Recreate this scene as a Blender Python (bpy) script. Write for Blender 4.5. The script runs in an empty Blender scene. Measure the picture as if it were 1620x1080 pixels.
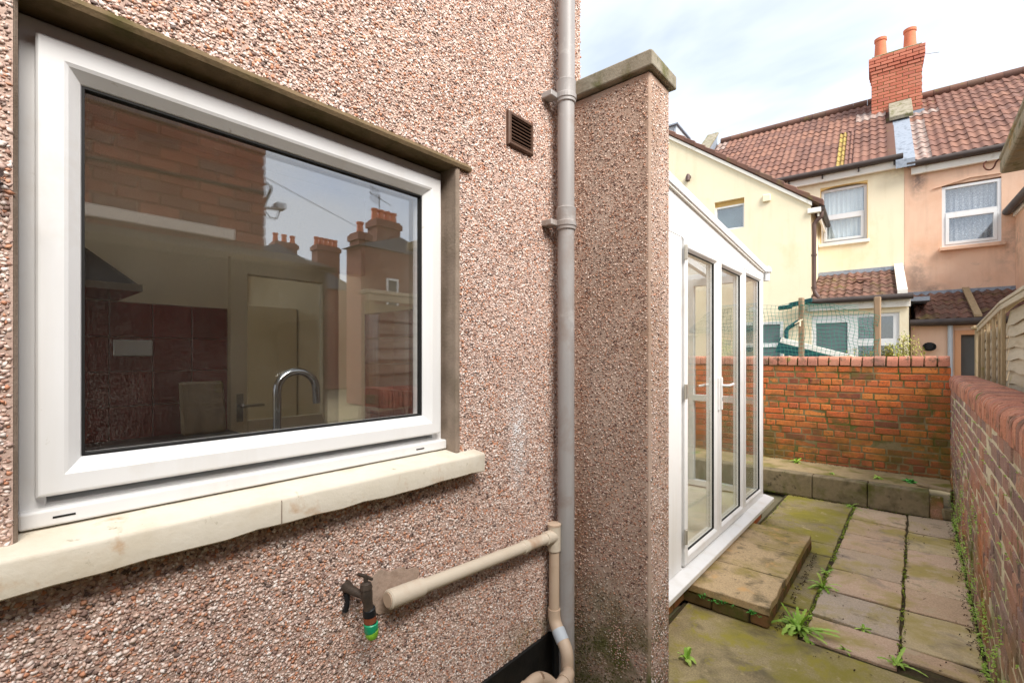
import bpy, bmesh, math, random
import numpy as np
from mathutils import Vector, Matrix
# ------------------------------------------------------------------ camera, sky, sun, exposure
S = bpy.context.scene
C = S.collection
RND = random.Random(11)
NPR = np.random.default_rng(5)
GZ = -1.67                                   # level of the yard; the lens is at z = 0

cam = bpy.data.cameras.new('camera')
cam.lens = 16.444; cam.sensor_width = 36.0
cam.shift_y = 0.0142
cam.clip_start = 0.02; cam.clip_end = 500.0
camo = bpy.data.objects.new('camera', cam); C.objects.link(camo)
camo.location = (0, 0, 0)
camo.rotation_euler = (math.radians(90), 0, math.radians(40.855))
S.camera = camo

SUN_EL, SUN_AZ = math.radians(44), math.radians(108)      # azimuth clockwise from +Y
world = bpy.data.worlds.new('World'); S.world = world; world.use_nodes = True
nt = world.node_tree; nt.nodes.clear()
w_out = nt.nodes.new('ShaderNodeOutputWorld'); w_bg = nt.nodes.new('ShaderNodeBackground')
w_sky = nt.nodes.new('ShaderNodeTexSky'); w_sky.sky_type = 'NISHITA'; w_sky.sun_disc = False
w_sky.sun_elevation = SUN_EL; w_sky.sun_rotation = SUN_AZ
w_sky.air_density = 1.0; w_sky.dust_density = 2.0; w_sky.ozone_density = 1.0
w_tc = nt.nodes.new('ShaderNodeTexCoord')
w_sep = nt.nodes.new('ShaderNodeSeparateXYZ'); nt.links.new(w_tc.outputs['Generated'], w_sep.inputs[0])
w_add = nt.nodes.new('ShaderNodeMath'); w_add.operation = 'ADD'; w_add.inputs[1].default_value = 0.22
nt.links.new(w_sep.outputs['Z'], w_add.inputs[0])
w_div = nt.nodes.new('ShaderNodeVectorMath'); w_div.operation = 'DIVIDE'
w_cmb = nt.nodes.new('ShaderNodeCombineXYZ')
for i in range(3): nt.links.new(w_add.outputs[0], w_cmb.inputs[i])
nt.links.new(w_tc.outputs['Generated'], w_div.inputs[0]); nt.links.new(w_cmb.outputs[0], w_div.inputs[1])
w_map = nt.nodes.new('ShaderNodeMapping'); w_map.inputs['Scale'].default_value = (1.0, 1.5, 0.4)
w_map.inputs['Rotation'].default_value = (0, 0, 0.6)
nt.links.new(w_div.outputs[0], w_map.inputs['Vector'])
w_n = nt.nodes.new('ShaderNodeTexNoise'); w_n.inputs['Scale'].default_value = 1.5
w_n.inputs['Detail'].default_value = 5; w_n.inputs['Roughness'].default_value = 0.5; w_n.inputs['Distortion'].default_value = 0.35
nt.links.new(w_map.outputs[0], w_n.inputs['Vector'])
w_r = nt.nodes.new('ShaderNodeValToRGB'); w_r.color_ramp.elements[0].position = 0.36; w_r.color_ramp.elements[1].position = 0.60
w_r.color_ramp.elements[0].color = (0.50, 0.50, 0.50, 1); w_r.color_ramp.elements[1].color = (1, 1, 1, 1)
nt.links.new(w_n.outputs['Fac'], w_r.inputs[0])
w_mix = nt.nodes.new('ShaderNodeMix'); w_mix.data_type = 'RGBA'
nt.links.new(w_r.outputs[0], w_mix.inputs['Factor'])
nt.links.new(w_sky.outputs[0], w_mix.inputs['A'])
w_mix.inputs['B'].default_value = (5.25, 5.6, 6.05, 1)          # thin bright cloud
nt.links.new(w_mix.outputs['Result'], w_bg.inputs['Color'])
w_bg.inputs['Strength'].default_value = 0.079
nt.links.new(w_bg.outputs[0], w_out.inputs[0])

sun = bpy.data.lights.new('sun', 'SUN'); sun.energy = 2.3; sun.angle = math.radians(35); sun.color = (1.0, 0.95, 0.88)
suno = bpy.data.objects.new('sun', sun); C.objects.link(suno)
sd = Vector((math.sin(SUN_AZ) * math.cos(SUN_EL), math.cos(SUN_AZ) * math.cos(SUN_EL), math.sin(SUN_EL)))
suno.rotation_euler = (-sd).to_track_quat('-Z', 'Y').to_euler(); suno.location = sd * 30

S.render.engine = 'CYCLES'
S.cycles.max_bounces = 10; S.cycles.diffuse_bounces = 5; S.cycles.glossy_bounces = 5
S.cycles.transparent_max_bounces = 24; S.cycles.use_denoising = True
S.view_settings.view_transform = 'Standard'; S.view_settings.look = 'None'
S.view_settings.gamma = 1.0; S.view_settings.use_curve_mapping = False
S.view_settings.exposure = 1.6

# ------------------------------------------------------------------ helpers: materials
def lin(c):
    return tuple(((x / 255) / 12.92 if x / 255 <= 0.04045 else ((x / 255 + 0.055) / 1.055) ** 2.4) for x in c) + (1,)

class NT:
    def __init__(s, name):
        s.m = bpy.data.materials.new(name); s.m.use_nodes = True
        s.t = s.m.node_tree; s.t.nodes.clear()
        s.out = s.n('OutputMaterial'); s.p = s.n('BsdfPrincipled'); s.l(s.p.outputs[0], s.out.inputs[0])
        s.pos = s.n('NewGeometry')
    def n(s, k): return s.t.nodes.new('ShaderNode' + k)
    def l(s, a, b): s.t.links.new(a, b)
    def noise(s, scale, detail=5, rough=0.6, stretch=None, dist=0.0):
        x = s.n('TexNoise'); x.inputs['Scale'].default_value = scale; x.inputs['Detail'].default_value = detail
        x.inputs['Roughness'].default_value = rough; x.inputs['Distortion'].default_value = dist
        v = s.pos.outputs['Position']
        if stretch:
            mp = s.n('Mapping'); mp.inputs['Scale'].default_value = stretch; s.l(v, mp.inputs['Vector']); v = mp.outputs[0]
        s.l(v, x.inputs['Vector']); return x.outputs['Fac']
    def ramp(s, fac, cols, const=False):
        r = s.n('ValToRGB'); e = r.color_ramp.elements
        if const: r.color_ramp.interpolation = 'CONSTANT'
        k = len(cols)
        for i, c in enumerate(cols):
            if len(c) == 2: p, c = c
            else: p = i / k if const else i / max(1, k - 1)
            el = e[i] if i < 2 else e.new(p)
            el.position = p; el.color = lin(c)
        s.l(fac, r.inputs[0]); return r.outputs[0]
    def mask(s, fac, lo, hi):
        r = s.n('MapRange'); r.inputs['From Min'].default_value = lo; r.inputs['From Max'].default_value = hi
        s.l(fac, r.inputs['Value']); return r.outputs[0]
    def math(s, op, a, b):
        x = s.n('Math'); x.operation = op
        for i, q in enumerate((a, b)):
            if isinstance(q, (int, float)): x.inputs[i].default_value = q
            else: s.l(q, x.inputs[i])
        return x.outputs[0]
    def mix(s, fac, a, b, mode='MIX'):
        x = s.n('Mix'); x.data_type = 'RGBA'; x.blend_type = mode
        for k, q in (('Factor', fac), ('A', a), ('B', b)):
            if isinstance(q, (int, float)): x.inputs[k].default_value = q
            elif isinstance(q, tuple): x.inputs[k].default_value = q
            else: s.l(q, x.inputs[k])
        return x.outputs['Result']
    def coord(s, axis):
        x = s.n('SeparateXYZ'); s.l(s.pos.outputs['Position'], x.inputs[0]); return x.outputs[axis]
    def bump(s, h, strength=0.3, dist=0.01):
        b = s.n('Bump'); b.inputs['Strength'].default_value = strength; b.inputs['Distance'].default_value = dist
        s.l(h, b.inputs['Height']); return b.outputs[0]

def surf(name, cols, scale=6, rough=0.8, bump=0.2, bscale=80, bdist=0.004, rnd=None, rcols=None, rmix=0.65,
         stains=(), spec=0.3, metal=0.0, stretch=None, fine=None, detail=6):
    """noise-coloured surface; rnd 'object'/'island' adds a colour per piece; stains: (col, scale, lo, hi, zlo, zhi)"""
    k = NT(name)
    col = k.ramp(k.noise(scale, detail, stretch=stretch), [(0.28 + 0.44 * i / max(1, len(cols) - 1), c) for i, c in enumerate(cols)])
    if rnd:
        if rnd == 'object': o = k.n('ObjectInfo'); f = o.outputs['Random']
        else: f = k.pos.outputs['Random Per Island']
        col = k.mix(rmix, col, k.ramp(f, rcols, True))
    if fine:
        col = k.mix(fine[1], col, k.ramp(k.noise(fine[0], 4), [(0.35, (70, 70, 70)), (0.65, (235, 235, 235))]), 'OVERLAY')
    for st in stains:
        if st[0] == 'blob':                      # a stain with its own place: ('blob', colour, centre, radii, noise scale, strength)
            vm = k.n('VectorMath'); vm.operation = 'SUBTRACT'; k.l(k.pos.outputs['Position'], vm.inputs[0]); vm.inputs[1].default_value = st[2]
            vd = k.n('VectorMath'); vd.operation = 'DIVIDE'; k.l(vm.outputs[0], vd.inputs[0]); vd.inputs[1].default_value = st[3]
            vl = k.n('VectorMath'); vl.operation = 'LENGTH'; k.l(vd.outputs[0], vl.inputs[0])
            f = k.math('MULTIPLY', k.mask(vl.outputs['Value'], 1.0, 0.25), k.mask(k.noise(st[4], 5, 0.7), 0.38, 0.6))
            col = k.mix(k.math('MULTIPLY', f, st[5]), col, lin(st[1])); continue
        if st[0] == 'streak':                    # rain streaks: ('streak', colour, lo, hi, strength)
            f = k.math('MULTIPLY', k.mask(k.noise(5, 5, 0.6, stretch=(1.6, 1.6, 0.16)), st[2], st[3]), st[4])
            col = k.mix(f, col, lin(st[1])); continue
        f = k.mask(k.noise(st[1], 6, 0.65, dist=0.3), st[2], st[3])
        if len(st) > 4: f = k.math('MULTIPLY', f, k.mask(k.coord(2 if len(st) < 7 else st[6]), st[5], st[4]))
        f = k.math('MINIMUM', k.math('MAXIMUM', f, 0.0), 0.92)
        col = k.mix(f, col, lin(st[0]))
    k.l(col, k.p.inputs['Base Color'])
    k.p.inputs['Roughness'].default_value = rough; k.p.inputs['Metallic'].default_value = metal
    k.p.inputs['Specular IOR Level'].default_value = spec
    if bump: k.l(k.bump(k.noise(bscale, 6, stretch=stretch), bump, bdist), k.p.inputs['Normal'])
    return k.m

def glass(name, refl, tint=(1, 1, 1), dirt=0.0, rough=0.0):
    k = NT(name); k.t.nodes.remove(k.p)
    tr = k.n('BsdfTransparent'); tr.inputs[0].default_value = (*tint, 1)
    gl = k.n('BsdfGlossy'); gl.inputs['Roughness'].default_value = rough; gl.inputs[0].default_value = (0.97, 0.98, 1, 1)
    fr = k.n('LayerWeight'); fr.inputs[0].default_value = 0.5            # Schlick: same on both faces of the pane
    f = k.math('ADD', k.math('MULTIPLY', k.math('POWER', fr.outputs['Facing'], 5.0), 1.0 - refl), refl)
    mx = k.n('MixShader'); k.l(f, mx.inputs[0]); k.l(tr.outputs[0], mx.inputs[1]); k.l(gl.outputs[0], mx.inputs[2])
    o = mx.outputs[0]
    if dirt:
        df = k.n('BsdfDiffuse'); df.inputs[0].default_value = (0.5, 0.47, 0.42, 1)
        m1 = k.mask(k.noise(430, 2, 0.7), 0.55, 0.68)
        m2 = k.mask(k.noise(5, 3), 0.3, 0.7)
        m = k.math('MAXIMUM', k.math('MULTIPLY', k.math('MULTIPLY', m1, m2), dirt), 0.0)
        m3 = k.n('MixShader'); k.l(m, m3.inputs[0]); k.l(o, m3.inputs[1]); k.l(df.outputs[0], m3.inputs[2]); o = m3.outputs[0]
    k.l(o, k.out.inputs[0]); return k.m

M = {}
BR = [(206, 114, 62), (192, 102, 56), (212, 128, 66), (180, 98, 66), (198, 116, 76), (214, 140, 74), (190, 108, 62), (88, 66, 62), (200, 108, 64), (188, 94, 64), (204, 122, 70), (160, 92, 62)]
MOSS = (92, 92, 34)
M['pebble'] = surf('spar chippings', [(206, 180, 165), (222, 202, 190)], 30, 0.7, 0, rnd='island', rmix=0.9, rcols=[
    (230, 216, 208), (220, 198, 186), (206, 176, 162), (238, 228, 222), (198, 162, 144), (214, 188, 174), (196, 132, 98), (176, 150, 140),
    (228, 208, 196), (204, 146, 112), (124, 98, 90), (222, 202, 192), (196, 172, 162), (234, 222, 214), (160, 120, 104), (212, 182, 168), (92, 76, 72), (224, 196, 180)],
    stains=[('streak', (172, 138, 120), .52, .8, .35), ('blob', (232, 230, 230), (-1.12, 1.335, -.30), (.08, .075, .26), 30, 0.9), ((206, 200, 196), 9, 0.66, 0.76), ('blob', (120, 112, 50), (-1.12, 1.45, -1.08), (.1, .3, .12), 20, .6)])
M['pebble_pier'] = surf('sparse spar chippings', [(170, 140, 124), (186, 156, 140)], 30, 0.75, 0, rnd='island', rmix=0.9, rcols=[
    (216, 194, 178), (196, 164, 146), (166, 128, 112), (222, 204, 192), (180, 134, 110), (202, 172, 156), (134, 102, 92), (104, 82, 76), (208, 182, 166), (190, 142, 116)],
    stains=[((84, 88, 34), 7, 0.42, 0.58, -1.22, -0.85)])
M['dash_base'] = surf('pebbledash render', [(178, 150, 136), (190, 164, 150), (202, 176, 162)], 5, 0.95, 0.6, 160, 0.004, stains=[((150, 118, 102), 3, 0.55, 0.75)])
M['pier_base'] = surf('pier render', [(176, 152, 136), (190, 166, 150), (202, 178, 162)], 4, 0.95, 0.6, 120, 0.004,
    stains=[((160, 130, 108), 2.2, 0.5, 0.72), ('streak', (146, 116, 92), .5, .75, .5), ((80, 86, 30), 6, 0.40, 0.58, -1.22, -0.85)])
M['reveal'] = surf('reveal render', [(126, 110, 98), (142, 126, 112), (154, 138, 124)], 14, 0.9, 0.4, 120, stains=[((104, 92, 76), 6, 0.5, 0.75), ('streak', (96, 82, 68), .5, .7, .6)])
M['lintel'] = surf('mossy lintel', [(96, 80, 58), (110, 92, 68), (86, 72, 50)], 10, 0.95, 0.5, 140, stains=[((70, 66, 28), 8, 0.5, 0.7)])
M['sill'] = surf('painted stone sill', [(206, 198, 180), (214, 206, 190), (200, 188, 166)], 5, 0.7, 0.3, 60, stains=[((176, 132, 84), 9, 0.60, 0.78), ((150, 140, 112), 26, 0.64, 0.72)])
M['upvc'] = surf('white upvc', [(224, 224, 224), (230, 230, 230)], 4, 0.35, 0.0, spec=0.5, stains=[((206, 196, 182), 3, 0.56, 0.9), ('streak', (204, 198, 188), .5, .8, .5), ((178, 170, 156), 30, .68, .8)])
M['gasket'] = surf('black rubber', [(24, 24, 24), (30, 30, 30)], 20, 0.6, 0)
M['glass_win'] = glass('window glass', 0.21, (0.98, 0.98, 0.97), dirt=0.2)
M['glass_cons'] = glass('conservatory glass', 0.09, (0.97, 0.98, 0.97))
M['glass_far'] = glass('house window glass', 0.13, (0.96, 0.98, 0.98))
M['glass_in'] = glass('door glass', 0.05, (0.8, 0.8, 0.78))
M['bitumen'] = surf('black bitumen', [(16, 16, 16), (34, 32, 30)], 20, 0.5, 0.4, 60, stains=[((190, 186, 180), 40, 0.72, 0.76)])
M['pipe_grey'] = surf('grey downpipe', [(148, 144, 142), (162, 158, 156)], 3, 0.45, 0.0, stretch=(8, 8, 0.7), stains=[((132, 110, 94), 3.0, 0.50, 0.75), ((196, 194, 192), 5, 0.6, 0.8)], spec=0.4)
M['pipe_beige'] = surf('beige waste pipe', [(202, 188, 168), (210, 198, 180)], 6, 0.5, 0.0, stains=[((170, 124, 88), 6, 0.55, 0.85), ((120, 116, 60), 16, 0.70, 0.8)])
M['pipe_tan'] = surf('aged waste pipe', [(192, 168, 144), (202, 180, 158)], 6, 0.5, 0.0, stains=[((160, 122, 94), 5, 0.55, 0.85)])
M['brown_plastic'] = surf('brown vent plastic', [(84, 62, 50), (98, 74, 60)], 20, 0.5, 0.1)
M['black_plastic'] = surf('black plastic', [(22, 22, 24), (32, 32, 34)], 20, 0.45, 0.0)
M['green_plastic'] = surf('green hose connector', [(22, 150, 104), (28, 160, 112)], 20, 0.35, 0.0, spec=0.5)
M['lime_plastic'] = surf('lime hose connector', [(120, 178, 46), (132, 186, 56)], 20, 0.35, 0.0, spec=0.5)
M['rusty'] = surf('rusty brass', [(120, 62, 40), (150, 84, 56)], 60, 0.7, 0.3)
M['old_brass'] = surf('tarnished brass', [(72, 64, 58), (94, 82, 72)], 50, 0.5, 0.3, metal=0.5)
M['mortar_patch'] = surf('mortar patch', [(156, 136, 120), (176, 154, 138), (146, 124, 108)], 25, 0.95, 0.6, 70)
M['cap'] = surf('concrete coping', [(126, 118, 102), (146, 138, 122), (160, 152, 136)], 10, 0.95, 0.5, 90, stains=[((92, 92, 48), 9, 0.5, 0.7), ((84, 80, 66), 22, 0.62, 0.7)])
M['brick_back'] = surf('orange wall brick', [(206, 106, 56), (192, 94, 50), (214, 124, 62)], 22, 0.9, 0.5, 120, 0.004, rnd='object', rcols=BR, rmix=0.72,
    stains=[((196, 128, 60), 3, 0.56, 0.74), ((88, 86, 40), 2.6, 0.40, 0.58, -1.30, -0.75), ((104, 88, 46), 3.6, 0.53, 0.66), ((104, 78, 62), 30, 0.56, 0.66), ((134, 78, 54), 1.6, .5, .65), ((196, 170, 140), 40, 0.66, 0.72), ('blob', (96, 94, 40), (.2, 7.2, -.9), (.5, .3, .6), 9, .8)], fine=(150, 0.4))
M['brick_stuff'] = surf('orange wall brick far', [(200, 90, 48), (186, 80, 44), (210, 112, 56)], 22, 0.9, 0.5, 120, 0.004, rnd='island', rcols=BR, rmix=0.72,
    stains=[((84, 86, 34), 2.6, 0.36, 0.62, -1.35, -0.9)])
RB = [(160, 122, 108), (150, 118, 110), (168, 128, 110), (136, 112, 106), (176, 134, 110), (124, 104, 102), (154, 124, 112), (184, 138, 112), (144, 120, 114), (166, 120, 102)]
RBS = [((176, 96, 54), 1.6, 0.46, 0.66, -1.3, -0.5), ((88, 92, 34), 2.8, 0.40, 0.6, -1.45, -0.9), ((92, 96, 44), 6, 0.6, 0.68), ((192, 172, 152), 9, 0.58, 0.68), ((84, 72, 72), 5, .58, .7)]
M['brick_right'] = surf('weathered purple brick', [(160, 116, 102), (142, 110, 106), (174, 128, 108)], 14, 0.92, 0.5, 110, 0.004, rnd='object', rcols=RB, rmix=0.7, stains=RBS, fine=(150, 0.35))
M['brick_right_stuff'] = surf('weathered purple brick far', [(142, 96, 82), (124, 90, 86), (158, 108, 88)], 14, 0.92, 0.5, 110, 0.004, rnd='island', rcols=RB, rmix=0.7, stains=RBS)
M['coping_brick'] = surf('bullnose brick', [(188, 130, 108), (174, 116, 96), (200, 146, 122)], 16, 0.88, 0.4, 110, 0.003, rnd='object', rmix=0.55,
    rcols=[(192, 126, 100), (180, 114, 92), (200, 142, 118), (166, 112, 96), (190, 132, 108), (132, 100, 92), (196, 130, 102)], stains=[((104, 82, 66), 14, 0.52, 0.66), ((206, 178, 152), 26, .64, .72), ((112, 110, 54), 9, 0.62, 0.7)], fine=(150, 0.3))
M['mortar'] = surf('lime mortar', [(116, 102, 72), (138, 122, 90), (98, 90, 56)], 8, 1.0, 0.6, 90, 0.006, stains=[((88, 92, 40), 4, 0.45, 0.65)])
M['mortar_pale'] = surf('pale mortar', [(188, 176, 152), (208, 196, 172), (164, 152, 126)], 8, 1.0, 0.6, 90, 0.006, stains=[((98, 104, 46), 4, 0.45, 0.62, -1.4, -0.6)])
SLC = [(206, 174, 150), (214, 190, 150), (184, 170, 156), (194, 162, 134), (198, 182, 136), (214, 186, 158), (182, 160, 138)]
M['slab'] = surf('paving slab', [(174, 152, 128), (206, 180, 150), (220, 198, 166)], 4.5, 0.55, 0.3, 70, 0.004, rnd='object', rcols=SLC, rmix=0.62, spec=0.4,
    stains=[((172, 154, 84), 2.2, 0.50, 0.64), ((138, 124, 112), 3.2, 0.56, 0.72), ((196, 176, 146), 7, 0.60, 0.70), ((128, 114, 88), 5, .60, .72), ((92, 84, 66), 24, 0.66, 0.74)], fine=(120, 0.25))
M['flag'] = surf('mossy flagstone', [(154, 138, 98), (174, 156, 116), (134, 118, 84)], 3.2, 0.7, 0.5, 50, 0.008, rnd='object', rcols=[(158, 140, 102), (144, 130, 94), (168, 150, 114)], rmix=0.4, spec=0.35,
    stains=[((146, 136, 50), 1.9, 0.46, 0.62), ((116, 104, 76), 4.0, 0.54, 0.70), ((190, 170, 130), 9, 0.60, 0.70), ((158, 146, 58), 6, 0.54, 0.64)], fine=(110, 0.3))
M['step_slab'] = surf('step slab', [(176, 150, 114), (194, 168, 130), (156, 134, 98)], 4, 0.6, 0.3, 70, 0.004, rnd='object', rcols=[(182, 156, 120), (166, 142, 108), (196, 172, 132)], rmix=0.5,
    stains=[((142, 126, 60), 3, 0.50, 0.66), ((200, 158, 104), 5, 0.58, 0.7), ((112, 98, 72), 7, 0.54, 0.68), ((96, 84, 60), 18, 0.6, 0.7)], fine=(120, 0.25))
M['soil'] = surf('soil in joints', [(58, 48, 36), (82, 70, 50), (70, 74, 32)], 12, 1.0, 0.8, 90, 0.01)
M['ledge'] = surf('concrete ledge', [(116, 104, 82), (138, 124, 98), (98, 88, 66)], 7, 0.95, 0.6, 110, 0.006, stains=[((88, 90, 36), 3.4, 0.5, 0.68), ((64, 58, 46), 12, 0.6, 0.7)])
M['ledge_top'] = surf('concrete ledge top', [(146, 126, 92), (168, 148, 112), (128, 114, 80)], 6, 0.9, 0.5, 90, 0.006, stains=[((112, 108, 42), 3, 0.48, 0.68)])
M['wood'] = surf('weathered timber', [(150, 128, 98), (176, 154, 122), (126, 106, 82)], 6, 0.85, 0.4, 40, 0.004, stretch=(3, 3, 0.4), rnd='object', rcols=[(166, 144, 112), (150, 130, 100), (182, 160, 128), (142, 124, 100)], rmix=0.45, stains=[((140, 132, 52), 4, 0.60, 0.72)])
M['wood_h'] = surf('weathered fence board', [(170, 156, 134), (190, 176, 154), (146, 130, 108)], 6, 0.85, 0.4, 40, 0.004, stretch=(3, 0.4, 3), rnd='object', rcols=[(176, 162, 140), (160, 146, 124), (190, 178, 158), (168, 150, 124)], rmix=0.45, stains=[((150, 140, 60), 4, 0.62, 0.72)])
M['litter'] = surf('leaf litter', [(66, 50, 36), (88, 68, 48)], 30, 1.0, 0.0, rnd='island', rcols=[(62, 46, 34), (92, 70, 48), (74, 58, 40), (50, 42, 32)], rmix=.6)
M['post_wood'] = surf('grey brown post', [(140, 116, 92), (162, 138, 112)], 8, 0.9, 0.4, 40, 0.004, stretch=(3, 3, 0.4))
M['net'] = surf('green netting', [(52, 128, 112), (70, 140, 124)], 3, 0.5, 0.0)
M['leaf'] = surf('weed leaf', [(146, 184, 66), (170, 204, 90), (126, 168, 58)], 30, 0.5, 0.0, rnd='island', rcols=[(154, 192, 74), (132, 176, 64), (182, 212, 104), (146, 186, 72), (192, 204, 108)], rmix=0.6)
M['leaf_dark'] = surf('clover leaf', [(72, 150, 64), (92, 172, 78)], 30, 0.5, 0.0, rnd='island', rcols=[(78, 158, 68), (98, 178, 80), (64, 138, 58)], rmix=0.6)
M['leaf_shrub'] = surf('shrub leaf', [(150, 158, 62), (180, 180, 84), (120, 134, 48)], 20, 0.6, 0.0, rnd='island', rcols=[(158, 166, 70), (186, 184, 92), (132, 146, 56), (198, 180, 110)], rmix=0.6)
M['brick_step'] = surf('mossy step brick', [(104, 84, 58), (124, 100, 70), (92, 84, 46)], 14, 0.95, 0.5, 90, rnd='object', rcols=[(112, 90, 62), (100, 88, 54), (150, 104, 66)], rmix=.5, stains=[((88, 90, 40), 8, .48, .64)])
M['moss'] = surf('moss', [(122, 140, 42), (148, 162, 58), (104, 118, 38)], 40, 0.95, 0.0, rnd='island', rcols=[(128, 148, 48), (152, 168, 62), (108, 126, 40)], rmix=0.6)
M['cream'] = surf('cream render', [(236, 222, 192), (242, 230, 202)], 1.2, 0.9, 0.4, 40, stains=[('streak', (220, 202, 168), .52, .75, .4), ('blob', (160, 146, 120), (-.3, 11.6, 3.6), (.3, 1, .3), 6, .4), ((232, 208, 164), 1.0, 0.56, 0.8)])
M['cream_reveal'] = surf('ochre reveal', [(206, 170, 108), (216, 182, 120)], 3, 0.9, 0.2, 60)
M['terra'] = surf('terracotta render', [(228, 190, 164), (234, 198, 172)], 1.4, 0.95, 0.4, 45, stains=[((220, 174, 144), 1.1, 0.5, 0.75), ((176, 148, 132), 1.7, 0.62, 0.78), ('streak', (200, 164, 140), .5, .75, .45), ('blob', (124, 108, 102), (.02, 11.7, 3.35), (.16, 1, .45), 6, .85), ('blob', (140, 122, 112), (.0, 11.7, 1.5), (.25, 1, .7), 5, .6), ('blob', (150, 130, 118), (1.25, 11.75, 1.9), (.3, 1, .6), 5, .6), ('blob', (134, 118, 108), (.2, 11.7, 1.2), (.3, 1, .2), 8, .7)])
TL = [(128, 92, 78), (116, 84, 72), (138, 102, 86), (108, 80, 70), (130, 96, 82), (120, 90, 80), (142, 104, 86)]
M['tile'] = surf('red roof tile', [(126, 90, 78), (114, 82, 74)], 7, 0.85, 0.3, 60, rnd='object', rcols=TL, rmix=0.6, stains=[((120, 78, 66), 2, 0.6, 0.75)])
M['tile_brown'] = surf('brown roof tile', [(108, 80, 70), (96, 70, 62)], 7, 0.85, 0.3, 60, rnd='object', rcols=[(114, 82, 70), (102, 74, 64), (126, 92, 78), (94, 70, 62), (110, 88, 74)], rmix=0.6, stains=[((112, 98, 58), 3, 0.55, 0.7)])
M['tile_white'] = surf('lime splashed tile', [(170, 158, 150), (124, 90, 80)], 12, 0.9, 0.2, 60)
M['tile_yellow'] = surf('lichen yellow tile', [(172, 156, 82), (128, 92, 66)], 10, 0.9, 0.2, 60)
M['lead'] = surf('lead flashing', [(126, 134, 146), (152, 160, 172), (110, 116, 126)], 10, 0.6, 0.2, 30, metal=0.2)
M['gutter'] = surf('dark gutter', [(62, 54, 52), (78, 68, 64)], 8, 0.5, 0.1)
M['gutter_brown'] = surf('brown downpipe', [(84, 66, 62), (98, 78, 72)], 8, 0.5, 0.1)
M['teal'] = surf('teal gutter', [(30, 74, 80), (40, 88, 92)], 8, 0.45, 0.0)
M['fascia'] = surf('white painted board', [(228, 222, 212), (238, 234, 226)], 3, 0.6, 0.1, stains=[((200, 190, 172), 4, 0.58, 0.75)])
M['brick_chim'] = surf('chimney brick', [(190, 124, 104), (180, 112, 94)], 14, 0.9, 0.3, 60, rnd='object', rcols=[(194, 114, 90), (184, 104, 82), (202, 126, 102), (176, 100, 84), (190, 120, 98)], rmix=0.7)
M['pot'] = surf('clay chimney pot', [(206, 118, 86), (214, 130, 98)], 8, 0.85, 0.2)
M['curtain'] = surf('net curtain', [(222, 226, 226), (236, 238, 238)], 30, 0.9, 0.3, 150)
M['curtain_lace'] = surf('lace curtain', [(226, 226, 230), (150, 148, 156), (232, 232, 236)], 38, 0.9, 0.3, 150)
M['room_dark'] = surf('room behind', [(84, 84, 84), (98, 98, 96)], 3, 0.9, 0.0)
M['grey_panel'] = surf('grey door panel', [(94, 108, 110), (106, 120, 122)], 4, 0.5, 0.0)
M['pine'] = surf('pine door frame', [(206, 150, 110), (218, 164, 124)], 4, 0.6, 0.1, stretch=(3, 3, 0.3))
M['kitchen_wall'] = surf('kitchen cream wall', [(230, 216, 188), (234, 220, 192)], 2, 0.8, 0.05)
M['kitchen_door'] = surf('cream gloss door', [(238, 224, 192), (242, 228, 198)], 2, 0.4, 0.0)
M['red_tile'] = surf('red wall tile', [(116, 30, 30), (130, 38, 36)], 6, 0.15, 0.0, rnd='object', rcols=[(120, 32, 32), (106, 26, 28), (134, 40, 38)], rmix=0.5, spec=0.5)
M['grout'] = surf('tile grout', [(150, 120, 112), (160, 130, 120)], 6, 0.9, 0.0)
M['worktop'] = surf('dark worktop', [(28, 26, 26), (44, 42, 42)], 60, 0.3, 0.0)
M['steel'] = surf('chrome', [(176, 178, 180), (190, 192, 194)], 10, 0.15, 0.0, metal=1.0)
M['hinge'] = surf('steel hinge', [(176, 170, 158), (190, 186, 176)], 10, 0.35, 0.0, metal=0.7)
M['floor_tile'] = surf('conservatory floor', [(196, 190, 172), (208, 202, 186)], 5, 0.35, 0.0)
M['poly'] = glass('roof sheet', 0.10, (0.92, 0.94, 0.95), rough=0.2)
M['felt'] = surf('dark roofing felt', [(62, 54, 44), (74, 64, 52)], 10, 0.9, 0.3)
M['dark_render'] = surf('dark stained wall', [(52, 44, 36), (64, 54, 44)], 6, 0.9, 0.3)
M['canopy'] = surf('weathered roof slab', [(124, 112, 92), (146, 132, 110), (104, 94, 72)], 14, 0.95, 0.6, 70, 0.006, stains=[((150, 116, 56), 6, 0.52, 0.7), ((84, 84, 40), 9, 0.55, 0.68)])
M['iron'] = surf('rusty iron', [(92, 52, 40), (112, 66, 50)], 40, 0.7, 0.2)
M['white_paint'] = surf('white paint band', [(222, 214, 200), (232, 224, 212)], 6, 0.8, 0.3)
M['slate'] = surf('grey slate', [(86, 88, 96), (104, 104, 112)], 10, 0.8, 0.3)
M['ground'] = surf('ground', [(104, 98, 76), (124, 114, 90), (92, 96, 60)], 1.5, 1.0, 0.5, 30, 0.01)
M['zinc'] = surf('pale zinc', [(176, 184, 192), (196, 202, 208)], 5, 0.5, 0.0)
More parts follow.
